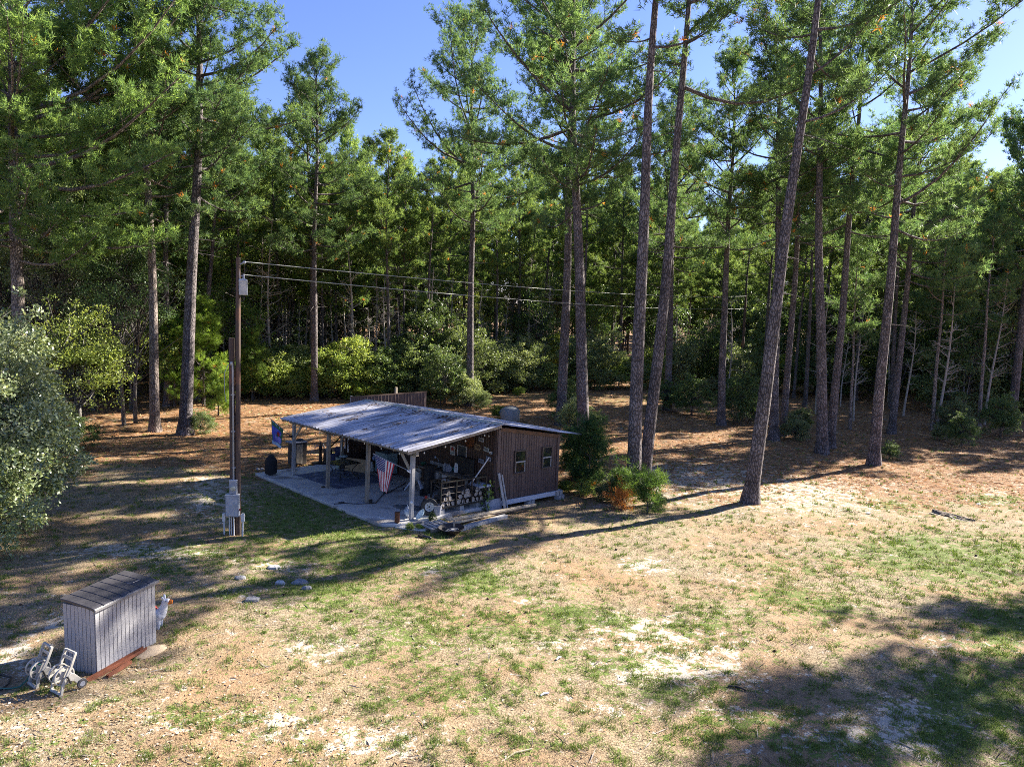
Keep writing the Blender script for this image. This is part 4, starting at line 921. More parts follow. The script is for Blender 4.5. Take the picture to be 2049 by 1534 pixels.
# ---------------------------------------------------------------- workbench
wb = thing('workbench', 'long dark topped workbench against the porch wall', 'workbench', PC(0, 0))
o = MB(); o.box((3.08, 2.15, .77), (.66, 2.9, .045)); o.build('top', BENCH, wb, bevel=.005)
for (v, u) in ((2.82, .8), (2.82, 2.1), (2.82, 3.5), (3.32, .8), (3.32, 3.5)):
    o = MB(); o.box((v, u, .375), (.07, .07, .75)); o.build('leg', WOOD, wb)
o = MB(); o.box((3.08, 2.1, .22), (.56, 2.6, .03)); o.build('shelf', WOOD, wb)
o = MB(); o.box((3.38, 3.0, .85), (.03, 1.2, .12)); o.build('backboard', WOODG, wb)
for u in (2.45, 1.95): o = MB(); o.box((2.85, u, .62), (.18, .28, .22)); o.build('drawer', GREYF, wb, bevel=.004)
st_ = thing('side_table', 'white topped low table beside the cabin corner', 'table', PC(3.0, .38))
o = MB(); o.box((.05, 0, .62), (.55, .55, .07)); o.build('top', WHITEBAR, st_, bevel=.006)
for (a, b) in ((-.17,-.22),(.27,-.22),(-.17,.22),(.27,.22)): o = MB(); o.box((a, b, .295), (.05, .05, .59)); o.build('leg', WOODG, st_)
def simple(name, build, m, M, label, cat, group=None, **kw):
    o = MB(); build(o); q = o.build(name, m, **kw); q.matrix_world = M; return tag(q, label, cat, group)
can = lambda o: (o.box((0,0,.11),(.12,.12,.22)), o.box((0,0,.235),(.08,.08,.03)), o.tube([(-.03,0,.25),(-.03,0,.28),(.03,0,.28),(.03,0,.25)], .008, 5))
simple('canister', can, GREYB, PC(3.0, 2.22, .795), 'grey square can on the bench, left of its twin', 'can', 'cans on the workbench', bevel=.006)
simple('canister', can, GREYP, PC(3.02, 2.06, .795), 'darker grey square can on the bench next to the teal card', 'can', 'cans on the workbench', bevel=.006)
simple('jug', lambda o: (o.lathe([(.03,0),(.05,.01),(.055,.10),(.03,.14),(.018,.15),(.018,.17)], 12), o.tube([(.05,0,.11),(.085,0,.09),(.055,0,.04)], .008, 5)), WHITE, PC(3.2, 2.16, .795+.0), 'white jug standing behind the square cans', 'jug', smooth=True)
simple('teal_card', lambda o: (o.box((0,0,.07),(.02,.20,.14)), o.box((.03,0,.05),(.05,.02,.10))), TEAL, PC(3.28, 2.02, .795, .1), 'teal card propped on the bench', 'card', bevel=.002)
o = MB(); o.box((0,0,.16),(.01,.15,.32)); o.cur = 1
for k in range(4): o.box((-.007, 0, .06+.065*k), (.003, .08, .025))
o.cur = 0; o.box((.04, 0, .10), (.07, .02, .01)); q = o.build('paper_notice', [WHITE, GREYP]); q.matrix_world = PC(3.15, 1.80, .795, .25) @ Matrix.Rotation(.12, 4, 'Y'); tag(q, 'white paper notice with grey lines standing on the bench', 'notice')
simple('green_bowl', lambda o: o.lathe([(.03,0),(.10,.05),(.12,.11),(.11,.11),(.09,.055),(.0,.02)], 14), mat('dark green bowl', (.04,.13,.07), .4), PC(2.95, 3.45, .795), 'dark green bowl on the far end of the bench', 'bowl', smooth=True)
simple('rag_pile', lambda o: (o.lathe([(.01,.08),(.08,.07),(.14,.03),(.16,0)], 9), o.lathe([(.01,.06),(.06,.05),(.1,0)], 7, c=(.1,.12,0))), GREYP, PC(3.0, 3.2, .795), 'crumpled grey rags on the bench beside the green bowl', 'rags')
simple('desk_lamp', lambda o: (o.lathe([(.06,0),(.06,.02),(.01,.025)], 10), o.tube([(0,0,.02),(0,.02,.25),(0,.2,.36)], .01, 5), o.lathe([(.02,.06),(.07,0)], 10, Matrix.Rotation(.5, 4, 'X'), (0,.24,.32))), GALV, PC(3.25, 2.9, .795), 'thin jointed lamp on the bench under the bulbs', 'lamp')
# ---------------------------------------------------------------- flags
def flag_geo(tip, base, down, s0, s1, nS, nT, shrink, cf, seed=0, wave=.05):
    """cloth hung from pole between s0 and s1 (from the tip), nS cells along pole, nT cells down"""
    tip = Vector(tip); base = Vector(base); d = base-tip; V = []; M_ = []
    nrm = d.cross(Vector((0,0,-1))).normalized()
    for j in range(nT+1):
        t = j/nT
        for i in range(nS+1):
            s = i/nS; p = tip+d*(s0+(s1-s0)*s); c = tip+d*(s0+(s1-s0)*.45)
            p = p.lerp(Vector((c.x, c.y, p.z)), shrink*t)+Vector((0,0,-down*t*(1-.10*s)))
            p.z = p.z*(1-.35*t)+(c.z-down*t)*.35*t if shrink else p.z
            p += nrm*(wave*t**.7*math.sin(s*9+seed+t*1.5))
            V.append(p)
    Fs = []
    for j in range(nT):
        for i in range(nS):
            a = j*(nS+1)+i; Fs.append((a, a+1, a+nS+2, a+nS+1)); M_.append(cf((i+.5)/nS, (j+.5)/nT))
    return V, Fs, M_, nrm
FR = mat('flag red cloth', (.42,.025,.04), .8); FW = mat('flag white cloth', (.70,.69,.70), .8); FB = mat('flag blue cloth', (.03,.035,.15), .8)
def pole_bracket(root, base, tip, pm, ball):
    o = MB(); o.tube([Vector(tip)+(Vector(tip)-Vector(base)).normalized()*.04, base], .011, 7); o.build('pole', pm, root)
    o = MB(); o.bar(Vector(base)+Vector((-.03,0,-.02)), Vector(base)+Vector((-.10,.0,.03)), .04); o.bar(Vector(base)+Vector((.0,0,-.05)), Vector(base)+Vector((0,0,.05)), .05, .03); o.build('bracket', ball, root)
us = thing('national_flag', 'American flag hanging from a pole on the nearest porch post', 'flag', CAB)
tip, base = (-.78, .93, 1.94), (-.09, .0, 1.50)
pole_bracket(us, base, tip, GALV, WHITE)
def uscol(s, t):
    if s < 7/13 and t < .40: return 2
    return 0 if int(s*13) % 2 == 0 else 1
V, Fs, MI, nr = flag_geo(tip, base, 1.02, .03, .58, 39, 30, .62, uscol, .6, .035)
o = MB()
for f, mi in zip(Fs, MI): o.f.append(f); o.m.append(mi)
o.v = [tuple(v) for v in V]
def cloth_pt(s, t):
    i = s*39; j = t*30; i0 = min(int(i), 38); j0 = min(int(j), 29); a = i-i0; b = j-j0
    q = lambda i, j: V[j*40+i]
    return q(i0,j0)*(1-a)*(1-b)+q(i0+1,j0)*a*(1-b)+q(i0,j0+1)*(1-a)*b+q(i0+1,j0+1)*a*b
for c in range(11):
    for r in range(9):
        if (r+c) % 2 == 0:
            s = (.5+r)/9*7/13*.96+.01; t = (.6+c)/11*.385+.004
            for sg in (1, -1):
                pts = []
                for k in range(10):
                    rr = (.017 if k % 2 == 0 else .009); a = k*math.pi/5
                    pts.append(cloth_pt(min(max(s+rr*math.cos(a)*1.55, 0), 1), min(max(t+rr*math.sin(a)*.95, 0), 1))+nr*.006*sg)
                o.add(pts, [tuple(range(10))], 1)
o.build('cloth', [FR, FW, FB], us, smooth=False)
gf_ = thing('garden_flag', 'small garden flag with blue flowers and a red bird on the far porch post', 'flag', CAB)
tip, base = (-.70, 8.42, 2.17), (-.09, 7.82, 1.48)
pole_bracket(gf_, base, tip, BLKIRON, BLKIRON)
def gcol(s, t):
    n = fbm(np.array([s*5.+3]), np.array([t*8.+1]), 31, 3)[0]
    if ((s-.62)/.13)**2+((t-.42)/.10)**2 < 1: return 3
    if t > .86: return 4
    if t < .22: return 1 if n < .62 else 4
    for (a, b, r) in ((.3,.34,.26),(.68,.30,.2),(.35,.72,.24),(.75,.66,.22),(.15,.52,.15)):
        dd = math.hypot((s-a), (t-b)*1.3)
        if dd < r: return 0 if n < .5 else 2
    return 1
V, Fs, MI, nr = flag_geo(tip, base, .86, .06, .62, 26, 34, .25, gcol, 2., .03)
o = MB(); o.v = [tuple(v) for v in V]; o.f = Fs; o.m = MI
o.build('cloth', [mat('flower blue', (.09,.11,.50), .8), mat('leaf green print', (.05,.16,.07), .8), mat('flower lilac', (.28,.25,.62), .8), mat('bird red', (.40,.02,.03), .8), mat('sky print', (.42,.56,.70), .8)], gf_)
# ---------------------------------------------------------------- porch clutter
gr_ = thing('covered_grill', 'round grill under a black cover at the far corner of the slab', 'grill', PC(-.72, 8.2))
o = MB(); o.lathe([(.20,.06),(.225,.12),(.225,.55),(.20,.62),(.09,.76),(.03,.80),(.01,.81)], 18); o.build('cover', BLACKC, gr_, smooth=True)
for k in range(4): a = k*math.pi/2+.4; o = MB(); o.lathe([(.012,-.02),(.035,-.016),(.035,.016),(.012,.02)], 10, Matrix.Rotation(a, 4, 'Z') @ Matrix.Rotation(math.pi/2, 4, 'X'), (.16*math.cos(a), .16*math.sin(a), .036)); o.build('castor', GALV, gr_)
p = gpos(1.16, 9.85)
ck = thing('tall_cabinet', 'dark weathered wooden cabinet standing off the far edge of the slab', 'cabinet', PC(1.16, 9.85, (CAB.inverted() @ p).z))
o = MB(); o.box((0,0,.5),(.62,.45,.92)); o.build('body', mat('dark weathered board', (.075,.06,.05), .8, c2=(.045,.035,.03), scale=4, stretch=(4,4,.6), bump=.3), ck, bevel=.008)
o = MB(); o.box((-.05,0,.985),(.72,.55,.05)); o.build('top', GREYP, ck, bevel=.006)
o = MB(); o.box((-.02,-.235,.5),(.28,.02,.80)); o.build('door', WOOD, ck)
o = MB(); o.lathe([(.16,0),(.16,.04),(.12,.08),(.03,.10)], 14, c=(.1,0,1.01)); o.build('lid', BLACK, ck, smooth=True)
sp = thing('wood_stove', 'old dark iron stand with a pale ornament beside the porch end', 'iron stand', PC(1.95, 9.35, -.02))
o = MB(); o.lathe([(.36,.0),(.36,.05),(.10,.07),(.07,.12),(.055,.55),(.08,.6),(.05,.85),(.03,.92),(.01,.93)], 14); o.build('column', BLKIRON, sp, smooth=True)
o = MB(); o.tube([(-.28,.0,.66),(-.16,0,.78),(0,0,.70),(.12,0,.78),(.2,0,.66)], .02, 6); o.lathe([(.01,-.03),(.035,0),(.01,.03)], 8, c=(-.16,0,.80)); o.lathe([(.01,-.03),(.03,0),(.01,.03)], 8, c=(.12,0,.80)); o.build('ornament', GREYB, sp, smooth=True)
simple('drum', lambda o: o.lathe([(.17,0),(.18,.02),(.175,.2),(.185,.22),(.175,.4),(.18,.6),(.17,.62),(.16,.6),(.0,.6)], 18), BLACK, PC(2.15, 9.1, 0), 'black drum close behind the second farthest post', 'drum', smooth=True)
def heap(o, seed, n, ext, rmin, rmax):
    g = random.Random(seed)
    for i in range(n):
        r = g.uniform(rmin, rmax); c = (g.uniform(-1,1)*ext[0], g.uniform(-1,1)*ext[1], r*.7+g.random()*ext[2])
        o.lathe([(r*.2,-r*.7),(r*.8,-r*.5),(r,0),(r*.8,r*.45),(r*.25,r*.75)], 9, Matrix.Rotation(g.uniform(-.6,.6), 4, 'X') @ Matrix.Rotation(g.uniform(-.6,.6), 4, 'Y'), c)
simple('bag_pile', lambda o: heap(o, 3, 9, (.22,.3,.45), .14, .22), NAVY, PC(2.4, 8.9, 0), 'heap of dark blue bags at the far end of the porch', 'bags', smooth=True)
simple('covered_bin', lambda o: o.lathe([(.22,0),(.24,.3),(.25,.5),(.20,.62),(.10,.70),(.02,.74)], 14), BLACKC, PC(2.55, 8.25, 0), 'round black covered bin below the white paddles', 'bin', smooth=True)
simple('green_tub', lambda o: (o.lathe([(.15,0),(.17,.40),(.175,.42),(.16,.42),(.14,.05),(0,.04)], 18), o.tube([(-.17,0,.40),(-.12,0,.47),(.12,0,.47),(.17,0,.40)], .008, 5)), GREENB, PC(2.15, 8.1, 0), 'pale green tub behind the patio table', 'tub', smooth=True)
stl = thing('bar_stool', 'stool with a round pale blue seat behind the patio table', 'stool', PC(1.98, 7.5))
o = MB(); o.lathe([(.02,.57),(.16,.57),(.17,.585),(.16,.60),(.02,.60)], 20); o.build('seat', BLUEW, stl, smooth=True)
for k in range(4): a = k*math.pi/2+.7; o = MB(); o.tube([(.10*math.cos(a),.10*math.sin(a),.57),(.17*math.cos(a),.17*math.sin(a),0)], .011, 6); o.build('leg', BLKIRON, stl)
bar_ = thing('hanging_bar', 'dark bar bracketed between the second farthest post and the end post', 'bar', CAB)
o = MB(); o.tube([(.06, 5.3, 1.52), (.25, 5.5, 1.36), (2.1, 7.9, 1.36)], .025, 7); o.build('bar', BLKIRON, bar_)
for i, (v, u, ln, ti) in enumerate(((2.10, 7.85, .62, .06), (2.14, 7.70, .5, -.02), (2.12, 7.45, .60, -.07))):
    pd = thing('white_paddle', ['white paddle hung farthest out on the dark bar', 'slim white paddle hung in the middle of the three', 'white paddle hung nearest the black end wall'][i], 'paddle', PC(v, u, 1.36) @ Matrix.Rotation(ti, 4, 'X'), 'white paddles on the bar')
    o = MB(); o.tube([(0,0,.0),(0,0,-ln*.55)], .013, 6); o.build('shaft', WHITE, pd); o = MB(); o.box((0,0,-ln*.78),(.02,.085,ln*.5), taper=.6); o.build('blade', PVC, pd, bevel=.006)
rug = MB(); rug.box((0,0,0),(2.4,2.95,.008)); RUGM = mat('blue grey patterned rug', (.10,.12,.18), .95, c2=(.24,.26,.32), scale=3.2, lo=.52, hi=.60, detail=3); q = rug.build('rug', RUGM); q.matrix_world = PC(1.32, 6.3, .009, .06); tag(q, 'large blue grey patterned outdoor rug under the patio table', 'rug')
pt_ = thing('patio_table', 'square dark metal patio table with curved legs on the rug', 'table', PC(1.22, 6.25, .013, .12))
o = MB(); o.box((0,0,.60),(1.0,1.0,.03)); o.build('top', mat('dark olive table top', (.05,.055,.045), .35, c2=(.04,.045,.038)), pt_, bevel=.012)
for (a, b) in ((1,1),(1,-1),(-1,1),(-1,-1)):
    o = MB(); o.tube([(a*.42,b*.42,.585),(a*.36,b*.36,.50),(a*.27,b*.27,.36),(a*.26,b*.26,.26),(a*.33,b*.33,.12),(a*.43,b*.43,.01)], .016, 7); o.build('leg', BLKIRON, pt_, smooth=True)
o = MB(); o.tube([(.28*math.cos(t)*(1+.0*t),.28*math.sin(t),.33) for t in np.linspace(0, 6.283, 17)], .011, 5, cap=False); o.build('ring', BLKIRON, pt_, smooth=True)
cb_ = thing('cardboard_box', 'large tan cardboard carton leaning behind the patio table', 'carton', PC(2.28, 7.0, 0, .45))
o = MB(); o.box((0,0,.27),(.16,.95,.52), Matrix.Rotation(.22, 3, 'Y')); o.build('carton', CARD, cb_, bevel=.004); o = MB(); o.box((-.03,.1,.03),(.05,.03,.4), Matrix.Rotation(.3, 3, 'X')); o.build('strap', BLACK, cb_)
ws = thing('white_sack', 'white printed sack standing by the porch wall', 'sack', PC(2.85, 6.85, 0, .1))
o = MB(); o.box((0,0,.19),(.14,.24,.38), taper=.86); o.build('sack', WHITE, ws, bevel=.02); o = MB(); o.lathe([(.0,-.002),(.05,0),(.0,.002)], 12, Matrix.Rotation(math.pi/2, 4, 'Y'), (-.073,0,.2)); o.build('print', GREENB, ws)
simple('blue_bag', lambda o: heap(o, 5, 4, (.08,.1,.12), .10, .14), mat('blue print bag', (.10,.16,.38), .7, c2=(.35,.4,.5), scale=9), PC(3.0, 6.75, .38), 'crumpled blue and white bag on top of the white sack', 'bag', smooth=True)
fc = thing('filing_cabinet', 'teal grey metal cabinet against the porch wall', 'cabinet', PC(3.08, 6.1))
o = MB(); o.box((0,0,.46),(.50,.85,.80)); o.build('body', TEALF, fc, bevel=.01); o = MB(); o.box((-.255,.0,.46),(.012,.78,.72)); d_ = o.build('door', TEALF, fc, bevel=.005); o = MB(); o.box((-.275,.3,.5),(.02,.03,.12)); o.build('handle', GALV, d_)
o = MB(); o.box((0,0,.03),(.44,.78,.06)); o.build('plinth', BLACK, fc)
def strip(o, pts, r=.012): o.tube(pts, r, 6)
simple('electric_cable', lambda o: strip(o, [(-.95,2.95,.015),(-.6,2.85,.015),(-.35,2.55,.015),(.0,2.35,.02),(.2,2.3,.015),(.9,3.0,.015),(1.2,3.3,.015),(1.4,3.3,.015),(1.8,3.6,.015),(2.4,4.0,.015),(2.7,4.2,.015)]), BLACK, CAB, 'black cable trailing over the slab past the second post', 'cable', smooth=True)
simple('cable_plug', lambda o: (o.tube([(-.80,2.93,.03),(-.62,2.87,.03)], .03, 8), o.tube([(1.15,3.28,.03),(1.42,3.30,.03)], .028, 8)), BLACK, CAB, 'pair of thick black cable joints lying on the slab', 'cable joint', smooth=True)
simple('rag', lambda o: o.lathe([(.02,.05),(.10,.035),(.17,.01),(.2,0)], 11), GREYP, PC(-.1, 2.62, .0), 'flattened grey rag at the foot of the second post', 'rag')
simple('tin', lambda o: o.lathe([(.05,0),(.055,.14),(.05,.14),(.045,.02),(0,.02)], 12), BLKIRON, PC(.06, 2.36, 0), 'small dark tin beside the second post', 'tin', smooth=True)
simple('small_tray', lambda o: o.box((0,0,.02),(.12,.16,.035)), BLACK, PC(-.08, 5.27, 0), 'small black tray at the foot of the third post', 'tray', bevel=.006)
simple('tarp', lambda o: [o.lathe([(.02,.012+.008*k),(.30-.05*k,.010+.008*k),(.34-.05*k,.004)], 13, Matrix.Scale(1.9, 4, (0,1,0)), (0,.12*k,0)) for k in range(3)], mat('grey green tarp', (.12,.14,.15), .6, c2=(.19,.21,.21), scale=7, stretch=(1,4,1), bump=.5), PC(.85, 1.15, .0, .5), 'flat grey green tarp spread on the slab', 'tarp')
# cream mixer on legs
mx_ = thing('cement_mixer', 'cream drum mixer on splayed legs behind the nearest post', 'mixer', PC(2.35, 3.05))
o = MB(); o.lathe([(.03,-.16),(.15,-.14),(.21,-.02),(.21,.06),(.13,.22),(.13,.25),(.11,.25),(.11,.2)], 18, Matrix.Rotation(.5, 4, 'X'), (0,0,.55)); o.build('drum', CREAM, mx_, smooth=True)
for i, (a, b) in enumerate(((-.35,.22),(.42,.1),(.0,-.42))): o = MB(); o.bar((a*.3,b*.3,.42),(a,b,.02),.05,.05); o.build('leg', WHITEBAR, mx_); 
o = MB(); o.box((.16,.12,.45),(.16,.14,.18)); o.build('motor', BLACK, mx_, bevel=.01)
o = MB(); o.lathe([(.02,-.02),(.06,-.02),(.06,.02),(.02,.02)], 12, Matrix.Rotation(math.pi/2, 4, 'X'), (-.35,.22,.06)); o.build('wheel', RUBBER, mx_)
simple('black_locker', lambda o: (o.box((0,0,.5),(.24,.28,1.0)), o.box((-.125,0,.5),(.012,.24,.92)), o.box((-.14,.08,.6),(.02,.02,.1))), BLACK, PC(2.55, 2.55), 'narrow black locker in front of the workbench', 'locker', bevel=.006)
simple('boots', lambda o: [(o.box((a,0,.11),(.09,.09,.22)), o.box((a,-.08,.04),(.09,.2,.08))) for a in (-.07,.07)], BLACKC, PC(2.1, 2.35, 0, .6), 'pair of black boots by the narrow black locker', 'boots', bevel=.015)
# trailer wheel
AX = lambda v, u, z, yaw: PC(v, u, z, yaw) @ Matrix.Rotation(math.pi/2, 4, 'X')
wh = thing('spare_wheel', 'black tyre on a white rim standing behind the nearest post', 'wheel', PC(.80, .18, .26, -.48) @ Matrix.Rotation(math.pi/2-.1, 4, 'X'))
o = MB(); o.lathe([(.14,-.07),(.20,-.095),(.25,-.085),(.265,-.05),(.268,0),(.265,.05),(.25,.085),(.20,.095),(.14,.07)], 30, close=True); o.build('tyre', RUBBER, wh, smooth=True)
o = MB(); o.lathe([(.02,.045),(.05,.05),(.06,.02),(.10,.03),(.115,.06),(.142,.075),(.148,.07),(.142,-.05),(.02,-.05)], 28); rm = o.build('rim', mat('white wheel rim', (.62,.61,.58), .4), wh, smooth=True)
o = MB()
for k in range(5): a = k*1.2566; o.lathe([(.0,.035),(.013,.035),(.013,.045),(.0,.045)], 8, c=(.08*math.cos(a), .08*math.sin(a), 0))
o.lathe([(.0,.05),(.03,.05),(.028,.06),(0,.062)], 10); o.build('hub', BLKIRON, rm)
simple('engine', lambda o: (o.box((0,0,.16),(.25,.22,.2)), o.box((0,.05,.31),(.16,.14,.1)), o.tube([(.1,0,.2),(.25,.0,.42),(.34,.05,.5)], .014, 6), o.tube([(-.1,0,.03),(.1,0,.03)], .03, 8), o.box((0,0,.03),(.3,.3,.04))), BLKIRON, PC(1.05, .62, 0, .3), 'greasy dark engine block behind the spare wheel', 'engine', bevel=.008)
simple('red_valve', lambda o: (o.lathe([(.01,0),(.05,.01),(.05,.05),(.02,.06)], 10), o.box((0,0,.10),(.02,.1,.1))), RED, PC(.95, .55, .36, .2), 'small red valve on top of the dark engine', 'valve')
tk = thing('air_tank', 'small white portable tank with fins and a nozzle at the front edge of the slab', 'tank', PC(.12, .35, 0, 1.1))
o = MB(); o.lathe([(.02,-.21),(.09,-.18),(.115,-.10),(.115,.10),(.09,.18),(.02,.21)], 18, Matrix.Rotation(math.pi/2, 4, 'Y'), (0,0,.15)); o.build('body', mat('blue white enamel', (.58,.66,.70), .35), tk, smooth=True)
o = MB(); o.box((0,0,.275),(.22,.12,.03)); o.tube([(-.04,0,.29),(-.04,0,.35)], .02, 8); o.tube([(.06,0,.28),(.1,0,.36)], .012, 6); o.build('top_plate', PVC, tk, bevel=.004)
o = MB(); o.box((-.1,.0,.03),(.03,.22,.06)); o.box((.1,0,.03),(.03,.22,.06)); o.build('foot', GREYB, tk)
o = MB(); o.tube([(-.20,0,.12),(-.27,.02,.08)], .025, 8); o.build('nozzle', PVC, tk)
simple('enamel_basin', lambda o: (o.lathe([(.03,-.05),(.12,-.045),(.17,.0),(.185,.02),(.175,.025),(.155,.005),(.11,-.03),(0,-.035)], 24), o.lathe([(0,-.032),(.03,-.03),(.0,-.02)], 8)), BLUEW, PC(.27, -.10, .15, -.35) @ Matrix.Rotation(-.9, 4, 'Y'), 'pale blue enamel basin leaning by the nearest post', 'basin', smooth=True)
rp = thing('rusty_churn', 'rusty iron churn with sticks in it at the corner of the slab', 'churn', PC(-.52, -.02, 0))
o = MB(); o.lathe([(.07,.02),(.08,.05),(.075,.28),(.085,.32),(.075,.32),(.065,.06),(0,.05)], 14); o.build('body', RUST, rp, smooth=True)
o = MB(); o.tube([(.02,0,.2),(.16,-.02,.48)], .008, 5); o.tube([(-.02,.02,.2),(-.03,.02,.36)], .006, 5); o.build('sticks', BLKIRON, rp)
for k in range(3): a = k*2.09; o = MB(); o.box((.06*math.cos(a), .06*math.sin(a), .015),(.025,.025,.04)); o.build('foot', BLKIRON, rp)
simple('white_scraper', lambda o: (o.box((0,0,.012),(.05,.26,.012)), o.box((0,.15,.018),(.1,.06,.015))), WHITE, PC(-.60, .62, 0, .5), 'white scraper lying on the slab near the rusty churn', 'scraper', bevel=.003)
simple('broken_concrete', lambda o: o.prism([(-.45,-.12),(.1,-.2),(.5,-.08),(.42,.14),(-.1,.2),(-.4,.1)], .10), CONC, PC(-.35, -.48, -.16, -1.0), 'broken piece of concrete below the corner of the slab', 'concrete piece', bevel=.01)
simple('grey_bucket', lambda o: (o.lathe([(.10,0),(.13,.30),(.14,.32),(.125,.32),(.095,.03),(0,.02)], 16), o.tube([(-.13,0,.3),(-.1,-.1,.2),(.1,-.1,.2),(.13,0,.3)], .006, 5)), GREYP, PC(.98, -.02, 0), 'grey blue plastic bucket between the wheel and the firewood rack', 'bucket', smooth=True)
simple('white_cup', lambda o: o.lathe([(.03,-.02),(.05,0),(.05,.03),(.03,.05)], 10, Matrix.Rotation(-math.pi/2, 4, 'Y')), WHITE, PC(-.06, -.02, .56) @ Matrix.Translation((.0,-.07,0)), 'white round knob fixed on the nearest post', 'knob', smooth=True)
hand = thing('floor_jack', 'dark upright handle with a crossbar by the firewood rack', 'handle', PC(1.45, .75))
o = MB(); o.tube([(0,0,0),(0,0,.85)], .014, 6); o.tube([(-.12,0,.85),(.12,0,.85)], .014, 6); o.build('shaft', BLACK, hand); o = MB(); o.box((0,0,.02),(.3,.2,.04)); o.build('base', BLACK, hand)
o = MB(); o.lathe([(.035,.0),(.06,.34),(.065,.36)], 10, c=(.12,.1,.05)); o.build('funnel', GREYF, hand)
# ---------------------------------------------------------------- firewood racks
rk = thing('firewood_rack', 'rusty black wire framed rack holding firewood on blocks', 'rack', PC(0, 0))
zb_, zt_ = .165, 1.0
R_ = MB(); v0_, v1_, u0_, u1_ = 1.10, 2.98, -.02, .50
for v in (v0_, 1.72, 2.36, v1_):
    for u in (u0_, u1_): R_.box((v, u, (zb_+zt_)/2), (.035, .035, zt_-zb_))
for z in (zb_+.0175, zt_):
    for u in (u0_, u1_): R_.box(((v0_+v1_)/2, u, z), (v1_-v0_+.035, .035, .035))
    for v in (v0_, 1.72, 2.36, v1_): R_.box((v, (u0_+u1_)/2, z), (.03, u1_-u0_-.035, .03))
R_.build('frame', mat('dark green black iron', (.020,.028,.024), .5, .4, c2=(.04,.028,.022), scale=7), rk)
Wm = MB()
for u in (u0_, u1_):
    for v in (1.41, 2.04, 2.67): Wm.tube([(v, u, zb_), (v, u, zt_)], .008, 5)
    for z in (.40, .62, .82): Wm.tube([(v0_, u, z), (v1_, u, z)], .008, 5)
Wm.build('wire_mesh', BLKIRON, rk)
Fl = MB(); Fl.box(((v0_+v1_)/2, .24, zb_+.045), (v1_-v0_-.06, .44, .02)); Fl.build('floor', WOOD, rk)
LOGB = barkmat('firewood bark', (.12,.095,.075), (.22,.18,.15), 2.); ENDM = mat('pale cut wood', (.40,.36,.31), .8, c2=(.26,.21,.16), scale=9)
fg = random.Random(11); z = zb_+.06
rows = [([1.22,1.42,1.60,1.86,2.03,2.20,2.46,2.66,2.84], 0), ([1.30,1.50,1.92,2.12,2.28,2.56,2.76], .15), ([1.44,2.02,2.22,2.62], .29)]
LN = ['pale ended split log ', 'round grey barked log ', 'thick log with a cut face ', 'thin round log ']; PL = ['at the bucket end of the rack', 'in the middle bay of the rack', 'in the far bay of the rack']
li = 0
for rw_, (vs, dz) in enumerate(rows):
    for v in vs:
        r = fg.uniform(.062, .088); li += 1
        o = MB(); o.cur = 0; k = 11; ph = fg.random()*6
        pr_ = [r*(1+.12*math.sin(a*2+ph)+.08*math.sin(a*3+ph*2)) for a in np.linspace(0, 2*math.pi, k, endpoint=False)]
        Vv = []
        for y in (-.24, .24):
            for j in range(k): a = 2*math.pi*j/k; Vv.append((pr_[j]*math.cos(a), y, pr_[j]*math.sin(a)))
        o.add(Vv, [(j, (j+1) % k, k+(j+1) % k, k+j) for j in range(k)], 0); o.add(Vv, [tuple(range(k)), tuple(range(2*k-1, k-1, -1))], 1)
        q = o.build('firewood_log', [LOGB, ENDM]); q.matrix_world = PC(v, .24, z+dz+r*.98, fg.uniform(-.08, .08))
        bay = 0 if v < 1.72 else (1 if v < 2.36 else 2)
        tag(q, LN[(li*7) % 4]+['low ', 'midway ', 'on top '][rw_]+PL[bay], 'log', LN[(li*7) % 4]+str(rw_)+PL[bay])
# oar leaning, boards, panel, vine
def lean(name, a, b, w_, t_, m_, label, cat, grp=None):
    o = MB(); o.bar(a, b, w_, t_, up=(1,0,0)); q = o.build(name, m_, bevel=.004); q.matrix_world = CAB; return tag(q, label, cat, grp)
oar = thing('oar', 'long white oar leaning from the rack up to the porch wall', 'oar', CAB)
o = MB(); o.bar((2.75,.43,.75),(3.36,.30,1.55),.03,.03); o.build('shaft', WHITE, oar); o = MB(); o.bar((2.52,.50,.44),(2.78,.43,.80),.11,.03); o.build('blade', WHITEBAR, oar, bevel=.005)
lean('leaning_board', (3.60,-.36,-.26), (3.47,-.09,1.06), .035, .10, WOODG, 'wide weathered grey board leaning on the cabin corner', 'board', 'boards leaning on the corner')
lean('leaning_board', (3.74,-.34,-.27), (3.62,-.09,.99), .03, .06, WOODG, 'narrow weathered grey board leaning on the cabin corner', 'board', 'boards leaning on the corner')
o = MB(); o.box((0,0,.17),(.66,.035,.36)); q = o.build('leaning_sheet', mat('grey slab panel', (.33,.34,.38), .8, c2=(.27,.28,.31))); q.matrix_world = PC(3.22, -.22, -.12) @ Matrix.Rotation(-.25, 4, 'X'); tag(q, 'flat grey sheet leaning below the boards at the corner', 'sheet')
vr = np.random.RandomState(21); A = Acc(); LP = []; LNn = []
vine = thing('climbing_vine', 'yellow green climbing vine growing up the far end of the rack', 'vine', CAB)
for sx in range(7):
    p0 = np.array([2.75+vr.rand()*.35, -.15+vr.rand()*.1, -.1]); n = 9; q = np.linspace(0, 1, n)[:, None]
    e = p0+np.array([vr.uniform(-.35,.5), vr.uniform(-.05,.25), vr.uniform(.5,1.1)]); B = p0+(e-p0)*q+np.cumsum(vr.randn(n, 3)*.03, 0)
    A.add(*tube_np(B, np.full(n, .008), 4)); m_ = 16; k = vr.randint(1, n, m_); LP.append(B[k]+vr.randn(m_, 3)*.05); LNn.append(vr.randn(m_, 3)*.5+np.array([-.2,-.5,.6]))
